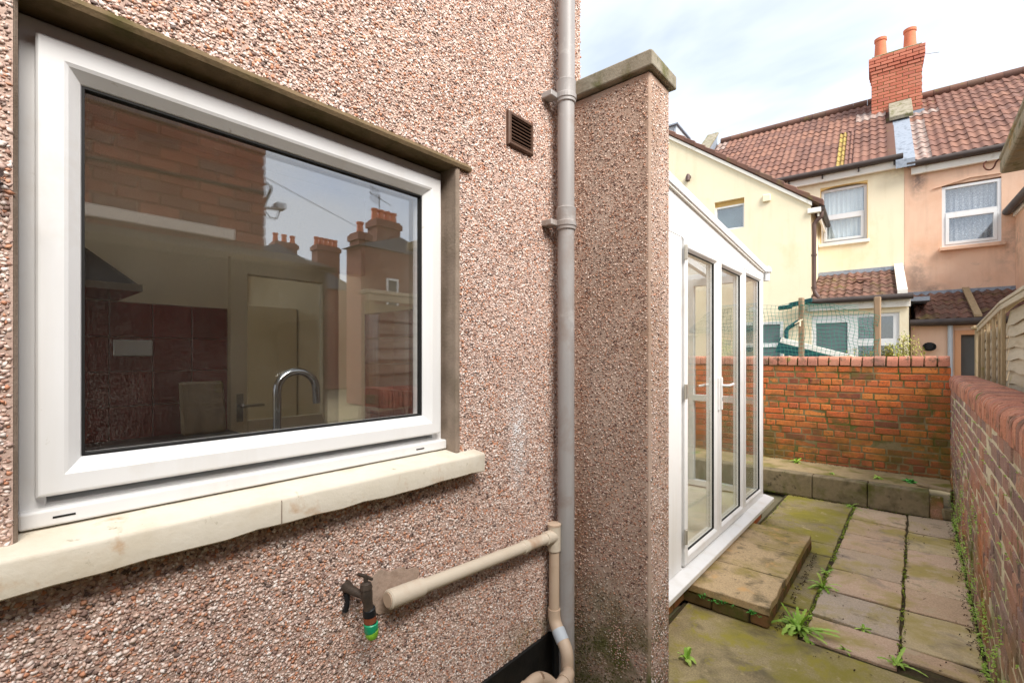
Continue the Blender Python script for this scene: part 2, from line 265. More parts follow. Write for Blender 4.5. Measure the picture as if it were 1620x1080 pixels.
def brick_tex(name):
    k = NT(name); b = k.n('TexBrick'); mp = k.n('Mapping'); mp.inputs['Rotation'].default_value = (math.radians(90), 0, 0)
    sp = k.n('SeparateXYZ'); k.l(k.pos.outputs['Position'], sp.inputs[0])
    cb = k.n('CombineXYZ'); k.l(k.math('ADD', sp.outputs[0], sp.outputs[1]), cb.inputs[0]); k.l(sp.outputs[2], cb.inputs[1])
    k.l(cb.outputs[0], b.inputs['Vector']); b.inputs['Scale'].default_value = 1.0
    b.inputs['Brick Width'].default_value = 0.235; b.inputs['Row Height'].default_value = 0.08; b.inputs['Mortar Size'].default_value = 0.006
    b.inputs['Color1'].default_value = lin((138, 82, 66)); b.inputs['Color2'].default_value = lin((120, 72, 60)); b.inputs['Mortar'].default_value = lin((120, 104, 92))
    k.l(b.outputs['Color'], k.p.inputs['Base Color']); k.p.inputs['Roughness'].default_value = 0.9
    k.l(k.bump(b.outputs['Fac'], -0.5, 0.006), k.p.inputs['Normal']); return k.m
M['brick_tex'] = brick_tex('far brickwork')
M['brick_wing'] = surf('neighbour brick', [(150, 72, 50), (134, 60, 46)], 14, 0.9, 0.3, 60, rnd='object', rcols=[(136, 80, 64), (122, 70, 58), (148, 94, 76), (112, 72, 64), (104, 82, 76)], rmix=0.8)

# ------------------------------------------------------------------ helpers: geometry
WL = {}                                       # world location of every object built
class MB:
    def __init__(s, T=None): s.v = []; s.f = []; s.T = T
    def add(s, vs, fs):
        n = len(s.v); s.v += [Vector(p) for p in vs]; s.f += [tuple(i + n for i in f) for f in fs]; return s
    def box(s, x0, x1, y0, y1, z0, z1):
        return s.add([(x0, y0, z0), (x1, y0, z0), (x1, y1, z0), (x0, y1, z0), (x0, y0, z1), (x1, y0, z1), (x1, y1, z1), (x0, y1, z1)],
                     [(0, 3, 2, 1), (4, 5, 6, 7), (0, 1, 5, 4), (1, 2, 6, 5), (2, 3, 7, 6), (3, 0, 4, 7)])
    def prism(s, poly, off):
        n = len(poly); off = Vector(off); a = [Vector(p) for p in poly]
        return s.add(a + [p + off for p in a], [tuple(range(n))[::-1], tuple(range(n, 2 * n))] + [(i, (i + 1) % n, n + (i + 1) % n, n + i) for i in range(n)])
    def tube(s, path, r, n=14, cap=True):
        P = [Vector(p) for p in path]; rs = r if isinstance(r, (list, tuple)) else [r] * len(P)
        up = None; rings = []
        for i, p in enumerate(P):
            d = ((P[i + 1] - p) if i == 0 else (p - P[i - 1]) if i == len(P) - 1 else ((P[i + 1] - p).normalized() + (p - P[i - 1]).normalized())).normalized()
            if up is None: up = Vector((0, 0, 1)) if abs(d.z) < 0.9 else Vector((1, 0, 0))
            a = d.cross(up).normalized(); up = a.cross(d).normalized()
            rings.append([p + (a * math.cos(2 * math.pi * k / n) + up * math.sin(2 * math.pi * k / n)) * rs[i] for k in range(n)])
        fs = []
        for i in range(len(P) - 1):
            for k in range(n): fs.append((i * n + k, i * n + (k + 1) % n, (i + 1) * n + (k + 1) % n, (i + 1) * n + k))
        if cap: fs += [tuple(range(n))[::-1], tuple(range((len(P) - 1) * n, len(P) * n))]
        return s.add([q for g in rings for q in g], fs)
    def ring(s, y0, y1, z0, z1, prof, plane='x'):
        """mitred frame: prof = [(inset, depth)...]; plane 'x' frames lie in y-z, plane 'y' in x-z"""
        vs = []; n = len(prof)
        for a, d in prof:
            for (h, v) in ((y0 + a, z0 + a), (y1 - a, z0 + a), (y1 - a, z1 - a), (y0 + a, z1 - a)):
                vs.append((d, h, v) if plane == 'x' else (h, d, v))
        fs = [(i * 4 + k, i * 4 + (k + 1) % 4, (i + 1) * 4 + (k + 1) % 4, (i + 1) * 4 + k) for i in range(n - 1) for k in range(4)]
        return s.add(vs, fs)
    def data(s, name, bevel=0.0, smooth=False, seg=1, center=True):
        vs = [s.T @ v for v in s.v] if s.T else s.v
        c = Vector((0, 0, 0))
        if center:
            lo = Vector([min(v[i] for v in vs) for i in range(3)]); hi = Vector([max(v[i] for v in vs) for i in range(3)]); c = (lo + hi) / 2
        me = bpy.data.meshes.new(name); me.from_pydata([v - c for v in vs], [], s.f); me.update()
        bm = bmesh.new(); bm.from_mesh(me)
        bmesh.ops.recalc_face_normals(bm, faces=bm.faces)
        if bevel:
            es = [e for e in bm.edges if e.is_manifold and e.calc_face_angle(0) > 0.5]
            if es: bmesh.ops.bevel(bm, geom=es, offset=bevel, segments=seg, profile=0.5, affect='EDGES', clamp_overlap=True)
        bm.to_mesh(me); bm.free()
        if smooth:
            me.polygons.foreach_set('use_smooth', [True] * len(me.polygons)); me.set_sharp_from_angle(angle=math.radians(38))
        return me, c
    def build(s, name, mat, parent=None, bevel=0.0, smooth=False, seg=1, kind=None, label=None):
        me, c = s.data(name, bevel, smooth, seg)
        return place(name, me, mat, c, parent, kind=kind, label=label)

def place(name, me, mat, loc, parent=None, rot=None, kind=None, label=None, scale=None):
    if mat is not None and not me.materials: me.materials.append(M[mat])
    o = bpy.data.objects.new(name, me); C.objects.link(o)
    o.location = loc; WL[o.name] = Vector(loc)
    if rot is not None: o.rotation_euler = rot
    if scale: o.scale = scale
    if parent is not None:
        o.parent = parent; o.matrix_parent_inverse = Matrix.Translation(-WL[parent.name])
    if kind: o['kind'] = kind
    if label: o['label'] = label
    return o

def thing(name, loc, label, cat, group=None):
    o = bpy.data.objects.new(name, None); C.objects.link(o); o.location = loc; WL[o.name] = Vector(loc)
    o.empty_display_size = 0.1
    return tag(o, label, cat, group)
def tag(o, label, cat, group=None):
    o['label'] = label; o['category'] = cat
    if group: o['group'] = group
    return o
def box(name, mat, b, parent=None, bevel=0.0, **k): return MB().box(*b).build(name, mat, parent, bevel, **k)
def tube(name, mat, path, r, parent=None, n=14, **k): return MB().tube(path, r, n).build(name, mat, parent, smooth=True, **k)
def bend(pts, r=0.03, k=6):
    """round the corners of a polyline"""
    P = [Vector(p) for p in pts]; out = [P[0]]
    for i in range(1, len(P) - 1):
        a = P[i] + (P[i - 1] - P[i]).normalized() * r; b = P[i] + (P[i + 1] - P[i]).normalized() * r
        for j in range(k + 1):
            t = j / k; out.append(a * (1 - t) ** 2 + P[i] * 2 * t * (1 - t) + b * t * t)
    return out + [P[-1]]
def mesh_np(name, V, F, mat, parent=None, kind=None):
    c = V.mean(axis=0); me = bpy.data.meshes.new(name); V = V - c
    me.vertices.add(len(V)); me.vertices.foreach_set('co', V.astype(np.float32).ravel())
    k = F.shape[1]; me.loops.add(F.size); me.loops.foreach_set('vertex_index', F.astype(np.int32).ravel())
    me.polygons.add(len(F)); me.polygons.foreach_set('loop_start', np.arange(0, F.size, k, dtype=np.int32)); me.update(calc_edges=True)
    return place(name, me, mat, Vector(c.tolist()), parent, kind=kind)

def pebbles(name, origin, U, V, N, w, h, sp, size, mat, parent, keep=None, embed=0.25):
    origin, U, V, N = map(np.array, (origin, U, V, N))
    nu, nv = int(w / sp), int(h / sp)
    gu, gv = np.meshgrid(np.arange(nu), np.arange(nv))
    u = (gu.ravel() + 0.5 * (gv.ravel() % 2) + NPR.uniform(-.42, .42, gu.size)) * sp
    v = (gv.ravel() + NPR.uniform(-.42, .42, gu.size)) * sp
    if keep is not None:
        k = keep(u, v); u, v = u[k], v[k]
    n = len(u)
    base = np.array([(1, 0, 0), (-1, 0, 0), (0, 1, 0), (0, -1, 0), (0, 0, 1), (0, 0, -1)], float)
    sc = NPR.uniform(0.5, 1.1, (n, 1)) ** 1.3 * 1.25 * size
    ax = np.stack([NPR.uniform(.8, 1.35, n), NPR.uniform(.6, 1.0, n), NPR.uniform(.28, .55, n)], 1) * sc
    P = base[None] * ax[:, None, :] + NPR.normal(0, 0.16, (n, 6, 3)) * sc[:, None, :]
    a = NPR.uniform(0, 2 * np.pi, n); ca, sa = np.cos(a), np.sin(a)
    x = P[..., 0] * ca[:, None] - P[..., 1] * sa[:, None]; y = P[..., 0] * sa[:, None] + P[..., 1] * ca[:, None]; z = P[..., 2]
    t = NPR.normal(0, .35, n); ct, st = np.cos(t), np.sin(t)
    y, z = y * ct[:, None] - z * st[:, None], y * st[:, None] + z * ct[:, None]
    W = origin + (u[:, None] + x)[..., None] * U + (v[:, None] + y)[..., None] * V + (z + (ax[:, 2] * embed)[:, None])[..., None] * N
    F = np.array([(0, 2, 4), (2, 1, 4), (1, 3, 4), (3, 0, 4), (2, 0, 5), (1, 2, 5), (3, 1, 5), (0, 3, 5)])
    Fs = (F[None] + (np.arange(n) * 6)[:, None, None]).reshape(-1, 3)
    return mesh_np(name, W.reshape(-1, 3), Fs, mat, parent, 'stuff')

def brick_mesh(L, H, D, seed, jit=0.0025, bev=0.006):
    r = random.Random(seed); b = MB().box(-L / 2, L / 2, -D / 2, D / 2, -H / 2, H / 2)
    for v in b.v:
        for i in range(3): v[i] += r.uniform(-jit, jit)
    me, _ = b.data('brick', bev * r.uniform(0.8, 1.5), center=False); return me
# ------------------------------------------------------------------ ground and paving
g = MB().add([(-120, -120, GZ - 0.05), (120, -120, GZ - 0.05), (120, 160, GZ - 0.05), (-120, 160, GZ - 0.05)], [(0, 1, 2, 3)]).build('ground', 'ground', kind='structure')
patio = box('patio', 'soil', (-1.20, 0.30, -3.0, 6.6, GZ - 0.045, GZ - 0.012), kind='structure')
def slab(parent, x0, x1, y0, y1, z1, th, mat, name, gap=0.006, tilt=0.004, cut=0.006):
    b = MB(); q = []
    n = 5
    for (ax, ay, bx, by) in ((x0 + gap, y0 + gap, x1 - gap, y0 + gap), (x1 - gap, y0 + gap, x1 - gap, y1 - gap), (x1 - gap, y1 - gap, x0 + gap, y1 - gap), (x0 + gap, y1 - gap, x0 + gap, y0 + gap)):
        for i in range(n):
            t = i / n; q.append((ax + (bx - ax) * t + RND.uniform(-cut, cut) * 0.5, ay + (by - ay) * t + RND.uniform(-cut, cut) * 0.5))
    tx, ty = RND.uniform(-tilt, tilt), RND.uniform(-tilt, tilt)
    xm, ym = (x0 + x1) / 2, (y0 + y1) / 2
    b.prism([(x, y, z1 - th + tx * (x - xm) / (x1 - x0) * 2 + ty * (y - ym) / (y1 - y0) * 2) for x, y in q], (0, 0, th))
    return b.build(name, mat, parent, 0.004)
ys_l = [6.46, 5.93, 5.43, 4.96, 4.47, 4.02, 3.56, 3.22]
ys_r = [6.46, 5.86, 5.31, 4.81, 4.42, 4.04, 3.52, 3.34]
for a, b in zip(ys_l, ys_l[1:]): slab(patio, -0.52, -0.07, b, a, GZ + RND.uniform(-.003, .002), 0.04, 'slab', 'paving_slab', .0085, .006, .012)
for a, b in zip(ys_r, ys_r[1:]): slab(patio, -0.07, 0.285, b, a, GZ - 0.002 + RND.uniform(-.003, .002), 0.04, 'slab', 'paving_slab', .0085, .006, .012)
for (x0, x1, y0, y1) in ((-1.18, -0.53, 5.62, 6.46), (-1.18, -0.53, 4.98, 5.62), (-1.18, -0.53, 4.70, 4.98), (-0.78, -0.53, 3.60, 4.70), (-0.78, -0.53, 3.18, 3.60),
                         (-1.18, 0.285, 2.30, 3.205), (-1.15, -0.4, 1.2, 2.30), (-0.4, 0.285, 1.2, 2.30), (-1.15, 0.285, -0.6, 1.19), (-1.15, 0.285, -2.4, -0.61)):
    slab(patio, x0, x1, y0, y1, GZ - 0.004 + RND.uniform(-.003, .003), 0.04, 'flag', 'flagstone', 0.008, 0.006, 0.012)

# ------------------------------------------------------------------ the rendered house on the left
house = thing('house', (-1.4, 0.6, GZ), 'pebbledashed brown and pink house wall with a white kitchen window, filling the left', 'house')
WX = -1.125
wy0, wy1, wz0, wz1 = 0.045, 1.033, -0.312, 0.612
wall = MB()
wall.box(WX - .22, WX, -2.2, wy0, GZ, 2.4).box(WX - .22, WX, wy1, 1.76, GZ, 2.4).box(WX - .22, WX, wy0, wy1, GZ, wz0).box(WX - .22, WX, wy0, wy1, wz1, 2.4)
wall.box(-4.5, WX - .22, 1.62, 1.76, GZ, 2.4).box(-4.5, WX - .22, -2.2, -2.05, .95, 2.4).box(-4.5, -2.55, -2.2, -2.05, GZ, .95)  # end wall has an unseen opening, added to let daylight into the kitchen
wall.box(-4.7, -4.5, -2.2, -1.9, GZ, 2.4).box(-4.7, -4.5, 1.5, 1.76, GZ, 2.4).box(-4.7, -4.5, -1.9, 1.5, GZ, -1.45).box(-4.7, -4.5, -1.9, 1.5, 0.95, 2.4)  # wide unseen opening in the far wall, added to brighten the interior
wall.build('wall', 'dash_base', house)
MB().box(-4.8, -3.75, -2.3, 1.82, 2.4, 2.48).box(-2.75, -2.35, -2.3, 1.82, 2.4, 2.48).box(-3.75, -2.75, -2.3, .1, 2.4, 2.48).box(-3.75, -2.75, 1.55, 1.82, 2.4, 2.48).box(-1.45, -1.05, -2.3, 1.82, 2.4, 2.48).box(-2.35, -1.45, -2.3, -.9, 2.4, 2.48).box(-2.35, -1.45, 1.1, 1.82, 2.4, 2.48).build('roof', 'slate', house)  # roof with two unseen openings, added to brighten the rooms below
def keepw(u, v):
    y = u - 0.35; z = v - 1.11
    win = (y > wy0 - .004) & (y < wy1 + .004) & (z > wz0 - .06) & (z < wz1 + .012)
    sill = (y < 1.085) & (z > -0.378) & (z < -0.31)
    vent = (y > 1.262) & (y < 1.418) & (z > .762) & (z < .892)
    an = np.arctan2((z + .652) / .054, (y - .772) / .080)
    patch = np.hypot((y - .772) / .080, (z + .652) / .054) < 1.02 + .18 * np.sin(3 * an + 1) + .09 * np.sin(7 * an) + .05 * np.sin(13 * an + 2)
    bald = np.sin(y * 31 + np.sin(z * 17) * 2) * np.sin(z * 27 + np.sin(y * 13) * 2)
    return ~(win | sill | vent | patch) & (NPR.random(len(u)) < .97 - .30 * np.clip(bald - .35, 0, 1))
pebbles('pebbledash', (WX, -0.35, -1.11), (0, 1, 0), (0, 0, 1), (1, 0, 0), 2.11, 2.75, 0.0056, 0.0045, 'pebble', house, keepw)
pebbles('pebbledash', (WX, 1.76, 1.2), (-1, 0, 0), (0, 0, 1), (0, 1, 0), 0.6, .7, 0.0075, 0.005, 'pebble', house)
box('plinth', 'bitumen', (WX - .02, WX + 0.008, -2.18, 1.69, GZ, -1.112), house, 0.004)
# lintel soffit, reveals, sill
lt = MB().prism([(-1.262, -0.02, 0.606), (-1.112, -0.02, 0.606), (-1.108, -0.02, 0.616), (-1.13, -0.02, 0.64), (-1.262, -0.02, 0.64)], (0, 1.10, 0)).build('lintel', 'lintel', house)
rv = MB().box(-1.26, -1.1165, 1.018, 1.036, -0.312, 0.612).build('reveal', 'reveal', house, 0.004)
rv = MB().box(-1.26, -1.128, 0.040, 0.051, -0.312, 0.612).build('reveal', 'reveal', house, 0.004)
for y0, y1 in ((-0.55, 1.107),):
    b = MB(); n = 26
    top = []
    for i in range(n + 1):
        y = y0 + (y1 - y0) * i / n; j = RND.uniform(-.0018, .0018)
        top += [(-1.072 + j, y, -0.377 + RND.uniform(-.003, .002)), (-1.070 + j, y, -0.322 + j), (-1.076, y, -0.316 + j), (-1.20, y, -0.303), (-1.20, y, -0.38)]
    fs = [(i * 5 + k, i * 5 + (k + 1) % 5, (i + 1) * 5 + (k + 1) % 5, (i + 1) * 5 + k) for i in range(n) for k in range(5)] + [(0, 1, 2, 3, 4), tuple(range(n * 5, n * 5 + 5))]
    b.add(top, fs).build('window_sill', 'sill', house, 0.003, smooth=True)
box('sill_joint', 'reveal', (-1.09, -1.0697, .4525, .4537, -.374, -.322), house)
# window: outer frame, sash, glass
win = MB().ring(0.052, 1.018, -0.303, 0.603, [(0, -1.262), (0, -1.192), (.003, -1.189), (.034, -1.189), (.037, -1.192), (.037, -1.262)])
win = win.build('window', 'upvc', house)
MB().box(-1.192, -1.163, 0.052, 1.018, -0.302, -0.272).build('frame_cill', 'upvc', win, 0.004, seg=2)
MB().ring(0.074, 0.998, -0.250, 0.570, [(0, -1.23), (0, -1.171), (.003, -1.167), (.006, -1.166), (.036, -1.166), (.042, -1.169), (.060, -1.186), (.064, -1.194), (.064, -1.23)]).build('sash', 'upvc', win)
MB().ring(0.136, 0.936, -0.188, 0.508, [(0, -1.188), (.004, -1.188), (.005, -1.193), (.005, -1.205)]).build('gasket', 'gasket', win)
MB().box(-1.219, -1.197, 0.132, 0.940, -0.192, 0.512).build('pane', 'glass_win', win)
box('drain_slot', 'gasket', (-1.1635, -1.1622, 0.095, 0.125, -0.289, -0.2855), win)
box('drain_slot', 'gasket', (-1.1635, -1.1622, 0.895, 0.925, -0.289, -0.2855), win)
MB().box(-1.265, -1.24, 0.052, 1.018, -0.30, -0.235).build('inner_board', 'upvc', win)
# mortar patch behind the waste pipe
b = MB(); q = []
for i in range(60):
    a = 2 * math.pi * i / 60; rr = 1.04 + 0.18 * math.sin(3 * a + 1) + .09 * math.sin(7 * a) + .05 * math.sin(13 * a + 2)
    q.append((WX + .002, .772 + .080 * rr * math.cos(a), -.652 + .054 * rr * math.sin(a)))
b.prism(q, (0.004, 0, 0)).build('mortar_patch', 'mortar_patch', house)
# vent
vent = thing('air_vent', (WX, 1.34, .765), 'small brown plastic louvred air vent on the pebbledash beside the grey downpipe', 'vent')
MB().ring(1.268, 1.412, .766, .888, [(0, WX - .01), (0, WX + .012), (.004, WX + .016), (.012, WX + .016), (.014, WX + .01), (.014, WX - .01)]).build('frame', 'brown_plastic', vent, smooth=True)
for i in range(8):
    z = .782 + i * .0125
    MB().prism([(WX + .001, 1.282, z + .011), (WX + .003, 1.282, z + .012), (WX + .014, 1.282, z + .001), (WX + .012, 1.282, z - .001)], (0, .116, 0)).build('slat', 'brown_plastic', vent)
box('backing', 'black_plastic', (WX - .006, WX + .0005, 1.28, 1.40, .778, .878), vent)
# stub at the left edge
st = MB().tube([(WX, .028, .283), (WX + .05, .026, .283)], [.006, .004], 8).tube([(WX + .05, .026, .283), (WX + .053, .026, .283)], .008, 8).build('wall_hook', 'steel', None, smooth=True)
tag(st, 'small metal wall hook at the extreme left edge beside the window frame', 'hook')

# ------------------------------------------------------------------ downpipe
dp = thing('downpipe', (-1.06, 1.555, GZ), 'tall grey plastic rainwater downpipe in the corner between house and pier', 'pipe')
PX, PY = -1.060, 1.556
tube('pipe', 'pipe_grey', [(PX, PY, -1.64), (PX, PY, .50)], .0335, dp, 24)
tube('pipe', 'pipe_grey', [(PX, PY, .50), (PX, PY, 1.03)], .0335, dp, 24)
tube('pipe', 'pipe_grey', [(PX, PY + .004, 1.03), (PX, PY + .004, 2.38)], .0330, dp, 24)
for z in (.535, 1.04):
    sk = tube('socket', 'pipe_grey', [(PX, PY, z - .035), (PX, PY, z - .032), (PX, PY, z + .04), (PX, PY, z + .052), (PX, PY, z + .056)], [.0355, .0385, .0385, .040, .036], dp, 24)
    bk = MB().tube([(PX, PY, z - .022), (PX, PY, z + .002)], .0415, 24)
    bk.box(-1.13, -1.075, PY - .078, PY - .030, z - .022, z + .002)
    bk.box(-1.13, -1.075, PY + .030, PY + .078, z - .022, z + .002)
    bk.build('bracket', 'pipe_grey', dp, 0.003)

# ------------------------------------------------------------------ waste pipe
wp = thing('waste_pipe', (-1.085, 1.5, GZ), 'beige sink waste pipe running along the pebbledash wall and down beside the downpipe', 'pipe')
A = Vector((-1.078, .735, -.657)); B = Vector((-1.083, 1.507, -.708))
d = (B - A).normalized()
tube('pipe', 'pipe_beige', [A + d * .10, B], .0205, wp, 20)
tube('end_elbow', 'pipe_beige', [A, A + d * .004, A + d * .09, A + d * .115, A + d * .118], [.022, .026, .026, .0255, .021], wp, 20)
MB().tube([A - d * .002, A + d * .002], .019, 20).build('end_cap', 'pipe_tan', wp)
tube('coupling', 'pipe_beige', [B - d * .20, B - d * .198, B - d * .175, B - d * .173], [.021, .0235, .0235, .021], wp, 20)
V0 = Vector((-1.083, 1.507, -.655))
tube('tee', 'pipe_beige', [(V0.x, V0.y, -.664), (V0.x, V0.y, -.666), (V0.x, V0.y, -.765), (V0.x, V0.y, -.768)], [.020, .0255, .0255, .021], wp, 20)
tube('tee_branch', 'pipe_beige', [B - d * .062, B - d * .060, B - d * .01], [.021, .0255, .0255], wp, 20)
tube('rim', 'pipe_tan', [(V0.x, V0.y, -.668), (V0.x, V0.y, -.661), (V0.x, V0.y, -.658)], [.027, .027, .022], wp, 20)
tube('pipe', 'pipe_tan', [(V0.x, V0.y, -.76), (V0.x, V0.y, -1.0)], .0205, wp, 20)
path = bend([(V0.x, V0.y, -.995), (V0.x, V0.y, -1.045), (-1.0, 1.475, -1.115), (-1.0, 1.475, -1.19)], .028)
tube('offset_elbow', 'pipe_tan', path, .0245, wp, 20)
m = [Vector((-1.058, 1.498, -1.066)), Vector((-1.026, 1.485, -1.094))]
tube('tape_wrap', 'zinc', m, .0262, wp, 20)
tube('pipe', 'pipe_tan', [(-1.0, 1.475, -1.18), (-1.0, 1.475, -1.36)], .0205, wp, 20)
tube('bottom_elbow', 'pipe_tan', bend([(-1.0, 1.475, -1.36), (-1.0, 1.475, -1.20), (-0.975, 1.45, -1.175), (-.97, 1.41, -1.185), (-.985, 1.37, -1.20)], .02), .0235, wp, 20)
tube('collar', 'pipe_tan', [(-.972, 1.428, -1.181), (-.971, 1.414, -1.184)], .0265, wp, 20)
lp = thing('low_waste_pipe', (-1.02, 1.2, GZ), 'short pinkish waste pipe elbow low at the wall foot, at the bottom picture edge', 'pipe')
tube('elbow', 'pipe_tan', bend([(-1.03, .95, -1.24), (-1.0, 1.27, -1.115), (-1.0, 1.33, -1.14), (-.99, 1.385, -1.20), (-.98, 1.40, GZ)], .04), .022, lp, 20)
tube('collar', 'pipe_tan', [(-1.0045, 1.225, -1.133), (-1.003, 1.24, -1.127)], .0255, lp, 20)
bp = MB().tube([(-1.09, 1.53, -1.10), (-1.085, 1.53, GZ)], .017, 16).build('black_pipe', 'black_plastic', None, smooth=True)
tag(bp, 'thin black pipe low in the corner behind the downpipe against the black plinth', 'pipe')

# ------------------------------------------------------------------ garden tap
tp = thing('garden_tap', (WX, .615, -.60), 'old outdoor brass tap with bright green hose connector on the pebbledash wall', 'tap')
tube('wall_elbow', 'old_brass', [(WX, .640, -.600), (WX + .02, .641, -.602), (WX + .04, .647, -.606), (-1.064, .656, -.610)], [.016, .012, .010, .010], tp)
tube('body', 'old_brass', [(-1.06, .658, -.588), (-1.06, .659, -.600), (-1.06, .659, -.612), (-1.059, .662, -.63), (-1.058, .664, -.645)], [.012, .015, .015, .012, .013], tp, 16)
tube('gland', 'old_brass', [(-1.06, .658, -.590), (-1.06, .657, -.578), (-1.06, .657, -.574), (-1.06, .656, -.556)], [.016, .013, .006, .005], tp, 12)
tube('handle', 'old_brass', [(-1.066, .638, -.549), (-1.061, .655, -.559), (-1.055, .673, -.572)], [.0038, .005, .0036], tp, 8)
tube('collar', 'black_plastic', [(-1.058, .664, -.642), (-1.058, .665, -.645), (-1.057, .666, -.662), (-1.057, .666, -.664)], [.013, .016, .0165, .013], tp, 16)
tube('ring', 'rusty', [(-1.057, .666, -.663), (-1.057, .668, -.678)], .016, tp, 16)
tube('ring', 'black_plastic', [(-1.057, .668, -.677), (-1.056, .669, -.684)], .015, tp, 16)
tube('hose_connector', 'green_plastic', [(-1.056, .669, -.681), (-1.056, .669, -.683), (-1.056, .670, -.698), (-1.056, .671, -.700)], [.016, .018, .018, .017], tp, 18)
tube('hose_connector', 'lime_plastic', [(-1.056, .671, -.700), (-1.056, .671, -.702), (-1.055, .672, -.716), (-1.055, .672, -.722)], [.016, .0172, .0155, .011], tp, 18)
tube('check_valve', 'black_plastic', [(WX + .012, .634, -.612), (WX + .018, .633, -.632), (WX + .014, .629, -.655)], [.009, .006, .008], tp, 10)

# ------------------------------------------------------------------ pier
pier = thing('pier', (-.95, 1.8, GZ), 'pebbledashed projecting pier with a concrete coping, between downpipe and conservatory', 'pier')
box('wall', 'pier_base', (WX, -.772, 1.70, 1.885, GZ, 1.094), pier, 0.006)
def keepp(u, v):
    n = np.sin(u * 23 + np.sin(v * 9) * 1.5) * np.sin(v * 17 + 1.3) * 0.5 + 0.5
    return (NPR.random(len(u)) < 0.52 + 0.42 * n) & (u < .340)
pebbles('pebbledash', (WX + .002, 1.70, GZ), (1, 0, 0), (0, 0, 1), (0, -1, 0), .355, 2.75, 0.0066, 0.0044, 'pebble_pier', pier, keepp, 0.15)
pebbles('pebbledash', (-.772, 1.712, GZ), (0, 1, 0), (0, 0, 1), (1, 0, 0), .17, 2.75, 0.0072, 0.0046, 'pebble', pier, lambda u, v: NPR.random(len(u)) < .7, 0.15)
cp = MB().prism([(WX, 1.675, 1.098), (-.750, 1.675, 1.098), (-.750, 1.675, 1.150), (-.760, 1.675, 1.158), (WX, 1.675, 1.165)], (0, .235, 0))
for v in cp.v: v.z += RND.uniform(-.003, .003)
cp.build('coping', 'cap', pier, 0.007, seg=2)

# ------------------------------------------------------------------ conservatory
cons = thing('conservatory', (-2.2, 3.6, GZ), 'white framed glazed lean-to conservatory with double doors, beyond the pebbledashed pier', 'conservatory')
CX = -1.2; cy0, cy1 = 1.90, 5.36; ZS = -1.44; ZH = 0.80
roofz = lambda y: 1.235 - (y - 1.9) * 0.094
# dwarf plinth of bricks
pl = box('plinth', 'mortar', (CX - .1, CX - .012, cy0, cy1, GZ, -1.502), cons)
hm = brick_mesh(.215, .068, .09, 3)
hm.materials.append(M['brick_back'])
for c in range(2):
    for i in range(16):
        y = 1.98 + i * .228 + (.11 if c else 0)
        if y < cy1 - .05: place('brick', hm, None, (CX - .045, y, GZ + .042 + c * .08), cons, rot=(0, 0, math.pi / 2))
box('floor', 'floor_tile', (-3.5, CX - .06, cy0, cy1, -1.50, -1.455), cons)
sl = MB().prism([(CX - .09, cy0, -1.50), (CX + .085, cy0, -1.50), (CX + .088, cy0, -1.462), (CX + .005, cy0, -1.442), (CX - .09, cy0, -1.442)], (0, cy1 + .07 - cy0, 0)).build('sill', 'upvc', cons, 0.004, seg=2)
FX0, FX1 = CX - .065, CX
# frame members
for y0, y1, nm in ((cy0, 1.98, 'post'), (2.92, 3.14, 'post'), (4.62, 4.66, 'mullion'), (5.28, cy1, 'corner_post')):
    box(nm, 'upvc', (FX0, FX1, y0, y1, -1.442, ZH + .05), cons, 0.004)
for y0, y1 in ((1.98, 2.92), (4.66, 5.28)):
    box('frame_rail', 'upvc', (FX0, FX1, y0, y1, -1.442, -1.392), cons, 0.003)
box('head', 'upvc', (FX0 + .002, FX1 + .003, cy0, cy1, ZH, ZH + .055), cons, 0.004)
MB().prism([(CX - .03, 1.90, ZH + .052), (CX - .03, 5.355, ZH + .052), (CX - .03, 5.355, roofz(5.355) - .01), (CX - .03, 1.90, roofz(1.9) - .01)], (.024, 0, 0)).build('gable_panel', 'upvc', cons)
sash = [(0, FX0), (0, CX + .010), (.004, CX + .014), (.05, CX + .014), (.056, CX + .010), (.072, CX - .008), (.072, FX0)]
def light(y0, y1, z0, z1, nm, door):
    o = MB().ring(y0, y1, z0, z1, sash if door else [(0, FX0), (0, CX + .004), (.004, CX + .007), (.022, CX + .007), (.04, CX - .008), (.04, FX0)]).build(nm, 'upvc', cons)
    k = .072 if door else .04
    MB().ring(y0 + k - .002, y1 - k + .002, z0 + k - .002, z1 - k + .002, [(0, CX - .006), (.005, CX - .006), (.005, CX - .02)]).build('gasket', 'gasket', o)
    MB().box(CX - .026, CX - .014, y0 + k - .004, y1 - k + .004, z0 + k - .004, z1 - k + .004).build('pane', 'glass_cons', o)
    return o
d1 = light(3.165, 3.895, -1.425, ZH - .005, 'door', True)
d2 = light(3.90, 4.615, -1.425, ZH - .005, 'door', True)
f1 = light(1.985, 2.915, -1.388, ZH - .005, 'side_light', False)
f2 = light(4.665, 5.275, -1.388, ZH - .005, 'side_light', False)
for z in (-1.22, -.24, .70):
    MB().tube([(CX + .024, 3.155, z - .05), (CX + .024, 3.155, z + .05)], .011, 12).box(CX + .012, CX + .02, 3.155, 3.195, z - .045, z + .045).build('hinge', 'hinge', d1, 0.002)
for yy, dd in ((3.865, d1), (3.935, d2)):
    box('handle_plate', 'upvc', (CX + .014, CX + .026, yy - .014, yy + .014, -.43, -.17), dd, 0.005, seg=2)
tube('lever', 'upvc', bend([(CX + .02, 3.935, -.235), (CX + .075, 3.935, -.235), (CX + .072, 4.06, -.228)], .02), .0095, d2, 12)
box('keyhole', 'gasket', (CX + .026, CX + .0275, 3.93, 3.94, -.36, -.33), d2)
box('lever', 'upvc', (CX - .10, CX - .085, 3.74, 3.87, -.245, -.225), d1, 0.006)
